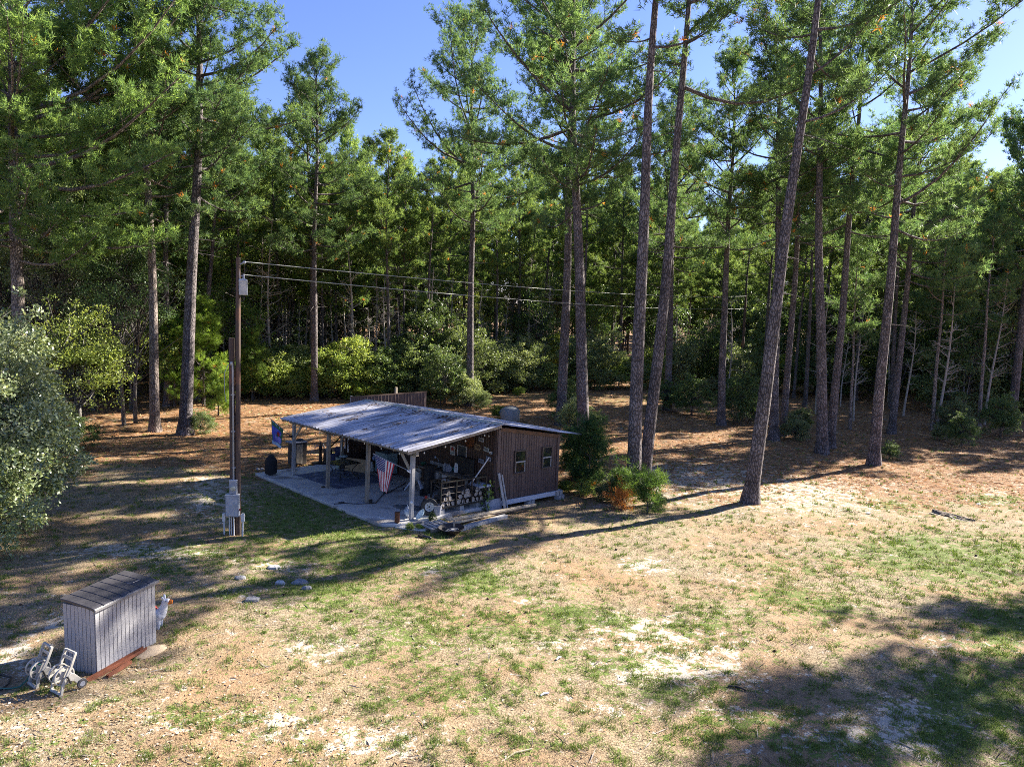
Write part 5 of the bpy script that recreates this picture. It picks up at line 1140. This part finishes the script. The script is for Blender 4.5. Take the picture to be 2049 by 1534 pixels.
tv_, tf_ = A.get(); npmesh('stem', tv_, tf_, BARKG, vine); lv, lf, lc = leaf_geo(np.concatenate(LP), np.concatenate(LNn), vr, .115, (.09,.16,.03), (.28,.36,.08), asp=.75); npmesh('leaves', lv, lf, LEAF, vine, col=lc)
# lumber by the slab edge
def board(a, b, w_, t_, z, m_, name, label, cat, grp=None):
    A_ = Vector((a[0], a[1], G(*a)+z)); B_ = Vector((b[0], b[1], G(*b)+z)); mid = (A_+B_)/2; d = B_-A_; L_ = d.length
    o = MB(); o.box((0,0,0),(L_,w_,t_)); q = o.build(name, m_, bevel=.006); X = d.normalized(); Y = Vector((0,0,1)).cross(X).normalized(); Z_ = X.cross(Y)
    q.matrix_world = Matrix(((X.x,Y.x,Z_.x,mid.x),(X.y,Y.y,Z_.y,mid.y),(X.z,Y.z,Z_.z,mid.z),(0,0,0,1))); return tag(q, label, cat, grp)
pa = lambda x, y: tuple(at(x, y))[:2]
board(pa(897,1052), pa(1070,1020), .14, .06, .19, WOODL, 'lumber_board', 'longest pale board on top of the lumber stack', 'board', 'lumber along the slab')
board(pa(893,1057), pa(1040,1024), .14, .05, .135, WOODL, 'lumber_board', 'weathered board just under the top one of the lumber stack', 'board', 'lumber along the slab')
board(pa(905,1064), pa(1012,1036), .16, .13, .045, WOODG, 'timber_beam', 'thick grey beam at the bottom of the lumber stack', 'beam', 'lumber along the slab')
board(pa(940,1052), pa(1010,1036), .10, .10, .03, WOODG, 'timber_beam', 'short beam hidden behind the thick one', 'beam', 'lumber along the slab')
p = at(872, 1056); pl = thing('wooden_pallet', 'grey weathered wooden pallet beside the fire bowl', 'pallet', TR(p.x, p.y, G(p.x, p.y)+.0, .75))
for k in range(5): o = MB(); o.box((-.32+.16*k,0,.125),(.10,.62,.02)); o.build('slat', WOODG, pl)
for y in (-.27,0,.27): o = MB(); o.box((0,y,.06),(.74,.06,.10)); o.build('runner', WOOD, pl)
p = at(903, 1066); fp = thing('fire_bowl', 'wide dark iron fire bowl with a ring in it on the grass', 'fire bowl', TR(p.x, p.y, G(p.x, p.y)+.02, 0))
o = MB(); o.lathe([(.05,.0),(.24,.04),(.36,.16),(.385,.19),(.375,.195),(.35,.17),(.23,.06),(0,.03)], 28); o.build('bowl', mat('burnt iron', (.022,.022,.027), .5, .4, c2=(.05,.04,.04), scale=8), fp, smooth=True)
o = MB(); o.tube([(.17*math.cos(t)+.03,.17*math.sin(t)+.03,.10+.02*math.cos(t)) for t in np.linspace(0, 5.2, 16)], .010, 5); o.tube([(-.2,-.1,.1),(.1,.05,.1)], .012, 5); o.tube([(-.1,-.24,.13),(.05,-.16,.08)], .012, 5); o.build('ring', GALV, fp, smooth=True)
o = MB(); o.box((.05,.30,.17),(.05,.06,.34)); o.build('post', WOOD, fp)
p = at(854, 1076); bt = thing('black_canister', 'small black cylinder with fittings lying in the grass', 'canister', TR(p.x, p.y, p.z+.05, -.55))
o = MB(); o.lathe([(.02,-.15),(.045,-.13),(.045,.12),(.03,.15),(.01,.16)], 12, Matrix.Rotation(math.pi/2, 4, 'Y')); o.build('body', mat('shiny black', (.02,.02,.025), .25), bt, smooth=True)
o = MB(); o.box((-.22,0,.0),(.12,.14,.08)); o.tube([(-.2,0,.03),(-.3,.06,.05)], .02, 6); o.build('fitting', BLACK, bt)
p = at(898, 1040); q = cinder('reddish block at the end of the lumber by the pallet', TR(p.x, p.y, p.z, .6), h=.14); q.scale = (.6, .6, .7)
# weeds along the slab edge
p = at(865, 1043); shrub(p.x, p.y, 3, .055, 'low green weeds at the edge of the slab by the bucket', 'weeds along the slab'); p = at(840, 1058); shrub(p.x, p.y, 4, .08, 'bright weeds below the slab corner', 'weeds along the slab'); p = at(820, 1060); shrub(p.x, p.y, 2, .08, 'small weeds left of the pallet', 'weeds along the slab')
# ---------------------------------------------------------------- behind the cabin
pn = thing('metal_fence', 'freestanding brown ribbed metal wall behind the cabin roof', 'fence', PC(0, 12.0))
ribpanel(4.45, -.62, lambda q: 2.43+.03*(q-4.9), (1,0,0), (0,0,1), (0,-1,0), (0,0,0), pitch=.2, rw=.06, rd=.03, x_from=4.88).build('panel', BROWN, pn, solid=.008)
o = MB(); o.bar((4.86,-.01,2.45),(9.35,-.01,2.58),.05,.06); o.build('cap_rail', BROWND, pn)
for v in (4.95, 7.1, 9.28): o = MB(); o.box((v,.07,.95),(.09,.09,3.1)); o.build('fence_post', WOODG, pn)
o = MB(); o.box((7.5,.08,1.1),(.11,.11,3.5)); o.build('fence_post', WOODL, pn)
p = at(1025, 850); tkc = thing('grey_tank', 'round topped grey fibre tank with a dark ribbed collar behind the cabin', 'tank', TR(.0, 40.9, G(0, 40.9), 0) @ Matrix.Rotation(-.18, 4, 'X') @ Matrix.Rotation(-.10, 4, 'Y') @ Matrix.Diagonal((1.12, 1.12, .76, 1)))
o = MB(); o.lathe([(.42,-.1),(.50,.1),(.52,.6),(.51,.9),(.47,1.12),(.38,1.28),(.22,1.36),(.03,1.38)], 28); o.build('body', TANKM, tkc, smooth=True)
o = MB(); o.lathe([(.46,-.14),(.56,-.14),(.56,-.10),(.52,-.09),(.52,-.04),(.56,-.03),(.56,.03),(.52,.04),(.52,.09),(.56,.10),(.56,.14),(.46,.14)], 28, Matrix.Rotation(1.15, 4, 'X'), (0,.30,.92), close=True); o.build('collar', mat('dark ribbed collar', (.10,.105,.10), .5, c2=(.22,.23,.22), scale=6), tkc, smooth=True)
rl = thing('log_rail', 'pale horizontal log rail beyond the far clearing', 'rail', Matrix.Identity(4)); a = at(1372, 776); b = at(1475, 774)
o = MB(); o.tube([(a.x, a.y, a.z+.75), (b.x, b.y, b.z+.8)], .09, 8); o.build('rail', WOODL, rl, smooth=True)
for q in (a, b): o = MB(); o.tube([(q.x, q.y, q.z-.2), (q.x, q.y, q.z+.95)], .10, 8); o.build('upright', WOOD, rl, smooth=True)
# ---------------------------------------------------------------- utility poles and wires
p = at(473.5, 1072)
up_ = thing('utility_pole', 'tall dark brown utility pole with a grey transformer near its top', 'utility pole', TR(p.x, p.y+.12, p.z, 0))
o = MB(); o.tube([(0,0,-.3),(.02,0,2.5),(.06,0,5),(.10,0,7.55)], [.075,.070,.064,.056], 12); o.build('pole', POLEW, up_, smooth=True)
o = MB(); o.lathe([(.02,-.02),(.105,-.01),(.11,.0),(.11,.36),(.115,.37),(.10,.40),(.03,.42)], 16, c=(.235,-.03,6.58)); tr_ = o.build('transformer', mat('transformer grey', (.48,.51,.55), .4), up_, smooth=True)
o = MB(); o.tube([(.25,-.03,7.0),(.25,-.03,7.12)], [.03,.02], 8); o.lathe([(.02,0),(.035,.02),(.02,.04)], 8, c=(.2,-.03,7.05)); o.build('bushing', GREYP, tr_, smooth=True)
o = MB(); o.box((.115,-.02,6.78),(.05,.05,.20)); o.build('bracket', GALV, up_); o = MB(); o.tube([(.10,0,7.35),(.26,-.02,7.42)], .018, 6); o.lathe([(.01,0),(.04,.02),(.05,.05),(.03,.08)], 8, c=(.27,-.02,7.38)); o.build('insulator', GREYB, up_)
o = MB(); o.tube([(.13,-.03,7.3),(.14,-.03,7.0),(.17,-.03,6.95)], .008, 5); o.build('drop_wire', GALV, up_)
q0 = at(467, 1069)
sp_ = thing('service_pole', 'shorter dark pole carrying the grey conduit, meter and electric box', 'pole', TR(q0.x, q0.y, q0.z, 0))
o = MB(); o.tube([(0,0,-.3),(.03,0,5.42)], [.08,.072], 12); o.build('pole', POLEW, sp_, smooth=True)
o = MB(); o.tube([(.06,-.08,1.55),(.075,-.085,3.0),(.085,-.09,4.6),(.08,-.09,4.72),(.02,-.10,4.72)], .026, 8); o.lathe([(.03,-.04),(.045,0),(.03,.05)], 8, c=(.06,-.09,4.74)); cd = o.build('conduit', GALV, sp_, smooth=True)
o = MB(); 
for z in (1.9, 2.9, 3.9): o.box((.07,-.07,z),(.09,.05,.03))
o.build('strap', GREYB, cd)
o = MB(); o.tube([(-.02,-.10,4.72),(-.12,-.12,4.5),(-.14,-.1,4.0),(-.10,-.09,3.7)], .008, 5); o.build('service_wire', GREYB, sp_)
o = MB(); o.box((.08,-.15,1.38),(.19,.10,.36)); mb_ = o.build('meter_box', GREYB, sp_, bevel=.008)
o = MB(); o.lathe([(.0,.06),(.05,.06),(.065,.03),(.07,0),(.0,0)], 16, Matrix.Rotation(math.pi/2, 4, 'X'), (.09,-.20,1.36)); o.build('meter', mat('meter glass', (.55,.55,.42), .15), mb_, smooth=True)
o = MB(); o.box((.08,-.15,1.567),(.20,.11,.015)); o.build('cap', PVC, mb_)
o = MB(); o.box((.06,-.17,.87),(.34,.14,.60)); pb_ = o.build('breaker_box', GREYB, sp_, bevel=.008)
o = MB(); o.box((.06,-.243,.87),(.30,.008,.55)); o.build('door', mat('box door', (.42,.45,.51), .45), pb_, bevel=.003); o = MB(); o.box((.06,-.17,1.175),(.35,.16,.02)); o.build('cap', PVC, pb_); o = MB(); o.box((.25,-.15,.75),(.05,.06,.05)); o.build('red_plug', mat('dark red plug', (.16,.02,.03), .5), pb_)
o = MB()
for (x, y) in ((-.05,-.13),(.0,-.12),(.08,-.16)): o.tube([(x,y,-.1),(x,y,.6)], .018, 8)
o.tube([(.09,-.12,1.15),(.09,-.12,1.22)], .02, 8); o.build('pipes', PVC, sp_, smooth=True)
for (sx, lab) in ((-.20, 'white'), (.29, 'white')):
    o = MB(); o.tube([(sx,-.12,-.1),(sx+(.03 if sx > 0 else 0),-.12,.42)], .024, 8); o.box((sx+(.03 if sx > 0 else 0),-.12,.52),(.075,.08,.22)); o.tube([(sx,-.12,.56),(sx*.4+.04,-.12,.58)], .02, 8); o.build('outlet_stand', PVC, sp_, smooth=False)
P0 = Vector((p.x, p.y+.12, p.z))
fa = Vector((20.4, 62.0, 7.1)); gx_ = G(21.6, 64)
ep = thing('utility_pole', 'far utility pole standing among the dark trunks where the wires end', 'utility pole', TR(21.4, 63.6, gx_, 0))
o = MB(); o.tube([(0,0,-.3),(0,0,8.9)], [.14,.10], 10); o.build('pole', POLEW, ep, smooth=True); o = MB(); o.bar((-.1,0,8.6),(.1,0,8.6),.06); o.build('crossarm', WOOD, ep)
E_ = Vector((21.4, 63.5, gx_+8.75)); E2 = Vector((21.4, 63.5, gx_+7.6))
for (a, b, lab) in ((P0+Vector((.27,-.02,7.44)), E_, 'upper power line running from the utility pole into the wood'), (P0+Vector((.25,-.03,7.10)), E2, 'lower power line running from the transformer into the wood')):
    o = MB(); o.tube([a.lerp(b, t)-Vector((0,0,.35*4*t*(1-t))) for t in np.linspace(0, 1, 40)], .011, 5); q = o.build('power_line', mat('pale wire', (.34,.35,.32), .7, 0)); tag(q, lab, 'power line', 'power lines')
# ---------------------------------------------------------------- tool shed and what stands by it
A_ = at(193, 1346); B_ = at(312, 1284); C_ = at(130, 1316)
ex = Vector((B_.x-A_.x, B_.y-A_.y)); Lx = ex.length; ang = math.atan2(ex.y, ex.x); Ly = .66; Hs = 1.27
sh = thing('tool_shed', 'low grey plastic tool shed with a dark sloping ribbed lid', 'shed', TR(A_.x, A_.y, min(A_.z, B_.z)-.02, ang))
def plank_wall(L_, H_, n, M_):
    mb = MB(); w_ = L_/n; g_ = .012
    for i in range(n): mb.box((w_*(i+.5), 0, H_/2), (w_-g_, .03, H_))
    mb.box((L_/2, .012, H_/2), (L_-.004, .02, H_-.004)); mb.v = [tuple(M_ @ Vector(v)) for v in mb.v]; return mb
DK = mat('shed groove shade plastic', (.30,.295,.30), .6)
def pw(L_, H_, n, M_, nm):
    mb = plank_wall(L_, H_, n, M_); k = len(mb.f); mb.m = [0]*(k-6)+[1]*6; return mb.build(nm, [TAN, DK], sh)
pw(Lx, Hs-.10, 15, Matrix.Identity(4), 'front_panel')
pw(Ly, Hs-.10, 8, Matrix.Translation((0, Ly, 0)) @ Matrix.Rotation(-math.pi/2, 4, 'Z'), 'side_panel'); pw(Ly, Hs-.10, 8, Matrix.Translation((Lx, 0, 0)) @ Matrix.Rotation(math.pi/2, 4, 'Z'), 'side_panel')
pw(Lx, Hs-.10, 15, Matrix.Translation((Lx, Ly, 0)) @ Matrix.Rotation(math.pi, 4, 'Z'), 'back_panel')
lid = MB(); n = 7; 
for i in range(n):
    x0 = -.04+(Lx+.08)*i/n; x1 = -.04+(Lx+.08)*(i+1)/n-.010
    pr_ = [(-.05, Hs-.085), (.02, Hs-.065), (.25, Hs-.04), (.48, Hs-.02), (Ly+.04, Hs-.01)]
    Vv = [(x, y, z) for x in (x0, x1) for (y, z) in pr_]+[(x, y, z-.045) for x in (x0, x1) for (y, z) in pr_]
    m5 = 5; Fs = [(k, k+1, m5+k+1, m5+k) for k in range(4)]+[(10+k, 15+k, 16+k, 11+k) for k in range(4)]
    Fs += [(0, 5, 15, 10), (4, 14, 19, 9)]+[(k, 10+k, 11+k, k+1) for k in range(4)]+[(5+k, 6+k, 16+k, 15+k) for k in range(4)]
    lid.add(Vv, [tuple(reversed(f)) for f in Fs])
lo_ = lid.build('lid', TAND, sh, bevel=.006); o = MB(); o.box((Lx/2, Ly*.5, Hs-.125), (Lx-.02, Ly-.02, .02)); o.build('lid_base', BLACK, lo_)
o = MB(); o.box((Lx/2, -.062, Hs-.108), (Lx+.09, .03, .05)); o.build('lid_trim', TANT, lo_, bevel=.006)
o = MB(); o.tube([(Lx-.36,.24,Hs-.035),(Lx-.30,.17,Hs-.04),(Lx-.16,.17,Hs-.04)], .010, 5); o.build('handle_mark', TANT, lo_)
# red steel channels along the base
for (a, b, w_, lab) in (((172,1362),(290,1300),.09,'longer red brown steel channel along the front of the tool shed'), ((215,1352),(262,1325),.05,'shorter red brown steel channel lying on the longer one')):
    a = at(*a); b = at(*b); d = (b-a); L_ = d.length; o = MB(); o.box((L_/2,0,.008),(L_,w_,.012)); o.box((L_/2,-w_/2+.006,.035),(L_,.012,.045)); o.box((L_/2,w_/2-.006,.035),(L_,.012,.045))
    q = o.build('steel_channel', RUSTP); q.matrix_world = TR(a.x, a.y, (a.z+b.z)/2+(.01 if w_ > .06 else .03), math.atan2(d.y, d.x)); tag(q, lab, 'steel channel', 'steel channels by the shed')
simple('sand_heap', lambda o: o.lathe([(.01,.06),(.08,.05),(.17,.02),(.24,-.02)], 13, Matrix.Scale(1.6, 4, (1,0,0))), mat('pale sand heap', (.52,.40,.27), .95, c2=(.42,.32,.21), scale=30, bump=.4), TR(at(300,1298).x, at(300,1298).y, at(300,1298).z, .6), 'small heap of pale sand at the corner of the tool shed', 'sand heap', smooth=True)
# hose reels
def reel(M, lab, hose):
    r = thing('hose_reel', lab, 'hose reel', M, 'hose reels by the shed'); W_ = .33
    side = [(0,.0),(.05,-.01),(.055,.03),(.10,.20),(.17,.33),(.235,.45),(.335,.70),(.345,.74),(.30,.75),(.285,.72),(.20,.50),(.10,.33),(.035,.18)]
    for x in (-W_/2, W_/2):
        o = MB(); o.prism(side, .035, Matrix(((0,0,1),(1,0,0),(0,1,0))), c=(x-.0175, 0, 0)); sd2 = o.build('side_frame', REELP, r, bevel=.006)
        o = MB(); o.prism([(.12,.30),(.20,.40),(.28,.34),(.42,.16),(.42,.10),(.34,.09),(.26,.20),(.17,.24)], .03, Matrix(((0,0,1),(1,0,0),(0,1,0))), c=(x-.015+(.01 if x > 0 else -.01), 0, 0)); o.build('wheel_arm', REELP, sd2, bevel=.006)
    o = MB(); o.tube([(-W_/2,.02,.03),(W_/2,.02,.03)], .032, 10); o.build('foot_bar', REELP, r, smooth=True)
    o = MB(); o.box((0,.325,.725),(W_,.04,.045)); o.box((0,.275,.615),(W_-.03,.02,.07)); o.build('handle', REELP, r, bevel=.008)
    for x in (-.10, .10):
        o = MB(); rot = Matrix.Rotation(math.pi/2, 4, 'Y')
        o.lathe([(.165,-.018),(.185,-.018),(.185,.018),(.165,.018)], 24, rot, (x,.13,.34), close=True); o.lathe([(.02,-.008),(.085,-.008),(.085,.008),(.02,.008)], 18, rot, (x,.13,.34))
        for k in range(6): a = k*math.pi/3; o.box((x, .13+.125*math.cos(a), .34+.125*math.sin(a)), (.014, .10, .05), Matrix.Rotation(a, 3, 'X'))
        o.build('reel_disc', REELP, r, smooth=False)
    o = MB(); o.tube([(-.10,.13,.34),(.10,.13,.34)], .06, 14); o.build('hub', mat('dull hub', (.30,.27,.20), .7), r, smooth=True)
    for x in (-W_/2-.03, W_/2+.03):
        o = MB(); o.lathe([(.03,-.02),(.085,-.022),(.095,-.01),(.095,.01),(.085,.022),(.03,.02)], 18, Matrix.Rotation(math.pi/2, 4, 'Y'), (x,.40,.085)); wl = o.build('wheel', mat('dark grey wheel', (.07,.07,.075), .6), r, smooth=True)
        o = MB(); o.lathe([(.0,-.024),(.05,-.026),(.05,.026),(.0,.024)], 14, Matrix.Rotation(math.pi/2, 4, 'Y'), (x,.40,.085)); o.build('hubcap', GREYP, wl, smooth=True)
    o = MB(); o.tube([(W_/2+.02,.13,.34),(W_/2+.06,.13,.34),(W_/2+.06,.17,.22),(W_/2+.07,.18,.20)], .016, 7); o.build('crank', BLACK, r, smooth=True)
    if hose:
        o = MB()
        for k in range(3): o.tube([(-.07+.05*k+.066*0, .13+.072*math.cos(t), .34+.072*math.sin(t)) for t in np.linspace(0, 6.28, 14)], .013, 6)
        o.build('wound_hose', HOSE, r, smooth=True)
    return r
a = at(52, 1366); b = at(74, 1383); d = b-a; yw = math.atan2(d.y, d.x)
r1 = reel(TR((a.x+b.x)/2, (a.y+b.y)/2, (a.z+b.z)/2, yw, .80), 'putty coloured hose reel with green hose, farther from the shed corner', True)
a2 = at(96, 1383); b2 = at(124, 1397); d = b2-a2
r2 = reel(TR((a2.x+b2.x)/2, (a2.y+b2.y)/2, (a2.z+b2.z)/2, math.atan2(d.y, d.x), .80), 'empty putty coloured hose reel nearest the tool shed', False)
hp = [at(*q) for q in ((66,1352),(55,1368),(40,1377),(22,1380),(5,1379),(-20,1375),(-60,1365))]
o = MB(); o.tube([r1.matrix_world @ Vector((-.02,.07,.32))]+[Vector((q.x, q.y, q.z+.02+max(0, .12-.06*i))) for i, q in enumerate(hp)], .013, 6); q = o.build('garden_hose', HOSE, smooth=True); tag(q, 'green garden hose trailing off the farther reel', 'hose')
o = MB(); o.tube([Vector((at(*q).x, at(*q).y, at(*q).z+.015)) for q in ((-40,1352),(0,1346),(22,1352),(18,1366),(0,1384),(-30,1392))], .012, 6); q = o.build('garden_hose', BLACK, smooth=True); tag(q, 'black hose looping over the ground beside the reels', 'hose')
# toy llama behind the shed
lp = at(322, 1258); lm = thing('toy_llama', 'white toy llama with an orange muzzle and red saddle half hidden by the shed', 'toy', TR(lp.x-.10, lp.y+.02, lp.z-.02, .12, .95))
o = MB()
o.lathe([(.01,-.26),(.10,-.22),(.125,-.08),(.12,.08),(.13,.18),(.08,.25),(.01,.27)], 16, Matrix.Rotation(math.pi/2, 4, 'Y'), (-.08,0,.29))
o.tube([(.06,0,.27),(.12,0,.36),(.165,0,.47),(.185,0,.55),(.18,0,.60)], [.12,.10,.07,.058,.05], 14); o.lathe([(.01,-.09),(.05,-.06),(.06,0),(.05,.06),(.01,.08)], 12, Matrix.Rotation(1.3, 4, 'Y'), (.20,0,.555))
for (x, y) in ((.06,.07),(.06,-.07),(-.24,.07),(-.24,-.07)): o.tube([(x,y,.25),(x+.01,y,.12),(x,y,0)], [.055,.042,.035], 10)
bd = o.build('body', LLAMA, lm, smooth=True); rmod = bd.modifiers.new('join', 'REMESH'); rmod.mode = 'VOXEL'; rmod.voxel_size = .012; rmod.use_smooth_shade = True
sm_ = bd.modifiers.new('soften', 'SMOOTH'); sm_.iterations = 6
o = MB(); o.lathe([(.01,-.05),(.042,-.03),(.048,.01),(.035,.045),(.01,.055)], 12, Matrix.Rotation(1.5, 4, 'Y'), (.275,0,.545)); o.build('muzzle', ORANGE, lm, smooth=True)
for y in (.04,-.04): o = MB(); o.lathe([(.004,.09),(.022,.06),(.026,.03),(.015,0)], 10, Matrix.Rotation(-.25, 4, 'Y') @ Matrix.Rotation(-y*6, 4, 'X'), (.165,y,.60)); o.build('ear', LLAMA, lm, smooth=True)
for y in (.05,-.05): o = MB(); o.lathe([(.0,-.006),(.012,0),(.0,.006)], 8, Matrix.Rotation(math.pi/2, 4, 'X'), (.215,y*1.1,.575)); o.build('eye', BLACK, lm, smooth=True)
o = MB(); o.lathe([(.0,.0),(.075,.0),(.095,.02),(.075,.065),(.0,.085)], 16, Matrix.Scale(1.3, 4, (1,0,0)), (-.09,0,.385)); sd3 = o.build('saddle', RED, lm, smooth=True)
o = MB(); o.lathe([(.09,-.03),(.14,-.02),(.145,.02),(.09,.03)], 18, Matrix.Rotation(math.pi/2, 4, 'Y') , (-.05,0,.29), close=True); o.build('blanket', mat('teal blanket', (.06,.16,.19), .6), lm, smooth=True)
# ---------------------------------------------------------------- stones, log and litter in the yard
def stone(px, py, r, lab, hole=False, m_=None):
    p = at(px, py); g = random.Random(px); k = 13; rr = [r*g.uniform(.82, 1.1) for _ in range(k)]
    o = MB(); prof = [(1.0,-.03),(1.0,.02),(.85,.05),(.4,.065),(.02,.06)]
    V = [(rr[j]*q*math.cos(6.283*j/k), rr[j]*q*math.sin(6.283*j/k)*.8, z*(1+.3*g.random())) for (q, z) in prof for j in range(k)]
    n = len(prof); o.add(V, [(i*k+j, i*k+(j+1) % k, (i+1)*k+(j+1) % k, (i+1)*k+j) for i in range(n-1) for j in range(k)]+[tuple((n-1)*k+j for j in range(k))])
    q = o.build('flat_stone', m_ or GREYS, smooth=True); q.matrix_world = TR(p.x, p.y, p.z, 0); return tag(q, lab, 'stone', 'flat stones in the lawn')
stone(600, 1163, .19, 'large flat grey stone in the lawn'); stone(614, 1178, .11, 'small dark stone just below the large flat one'); stone(560, 1167, .12, 'pale flat stone beside the large grey one', m_=CONC)
stone(548, 1134, .15, 'pale flat stone farther up the lawn', m_=CONC); stone(480, 1160, .13, 'grey flat stone nearest the utility pole'); stone(505, 1206, .16, 'flat dark grey stone toward the tool shed')
a = at(1868, 1026); b = at(1950, 1042); d = b-a
lg = thing('rotten_log', 'broken rotten hollow log on the lawn past the last pines', 'log', TR(a.x, a.y, a.z, math.atan2(d.y, d.x))); L_ = d.length
rg = random.Random(5); o = MB(); V = []; n = 9; k = 9
for i in range(n):
    for j in range(k):
        t = .35+2.3*j/(k-1); r = .17*(1-.35*i/n)*rg.uniform(.85, 1.15); V.append((L_*i/(n-1)+rg.uniform(-.05,.05), r*math.cos(t)*1.2, r*math.sin(t)*.8-.01))
o.add(V, [(i*k+j, i*k+j+1, (i+1)*k+j+1, (i+1)*k+j) for i in range(n-1) for j in range(k-1) if rg.random() > .12]); o.build('shell', barkmat('rotten bark', (.20,.15,.11), (.33,.27,.21), 1.2), lg, solid=.03)
for j in range(7):
    o = MB(); x = rg.uniform(0, L_); o.prism([(-.2,-.02),(.1,-.05),(.25,.0),(.08,.05),(-.15,.04)], .025, Matrix.Rotation(rg.uniform(-.4,.4), 4, 'Z') @ Matrix.Rotation(rg.uniform(-.25,.25), 4, 'Y'), (x, rg.uniform(-.3,.15), .03)); o.build('splinter', WOODL if j % 2 else BARKG, lg)
for (px, py, lab) in ((1738, 1026, 'scrap of white paper on the lawn below the weedy pine'), (1958, 1008, 'scrap of white paper beyond the rotten log')):
    p = at(px, py); o = MB(); o.add([(-.10,-.07,.02),(.1,-.06,.01),(.11,.06,.035),(0,.09,.05),(-.09,.06,.015),(0,0,.045)], [(0,1,5),(1,2,5),(2,3,5),(3,4,5),(4,0,5)]); q = o.build('paper_scrap', WHITE, solid=.004); q.matrix_world = TR(p.x, p.y, p.z, px); tag(q, lab, 'paper', 'paper scraps on the lawn')
for (px, py, L_, r, an, m_, lab) in ((1035, 1513, .50, .012, .6, WOODL, 'pale curved stick lying on the sandy lawn'), (1474, 1381, .30, .02, -.4, BLKIRON, 'short dark stick at the edge of the tree shade'), (1118, 1323, .14, .02, .9, WHITEBAR, 'short pale stick in the sandy patch'), (1800, 1490, .5, .010, -.7, WOODL, 'thin stick on the bare sand in the tree shade'), (1090, 1393, .16, .018, .5, WHITEBAR, 'pale chip of wood low on the lawn')):
    p = at(px, py); o = MB(); o.tube([(-L_/2,0,r),(0,L_*.10,r*1.4),(L_/2,0,r)], [r*.7, r, r*.6], 6); q = o.build('stick', m_, smooth=True); q.matrix_world = TR(p.x, p.y, p.z, an); tag(q, lab, 'stick', 'sticks on the lawn')
for (px, py, lab) in ((516, 939, 'small pale stone left of the covered grill'), (525, 939, 'small pale stone beside the covered grill')):
    p = at(px, py); o = MB(); o.lathe([(.01,.07),(.05,.06),(.08,.02),(.08,-.01)], 8); q = o.build('small_stone', BLOCK, smooth=True); q.matrix_world = TR(p.x, p.y, p.z); tag(q, lab, 'stone', 'small stones by the slab')
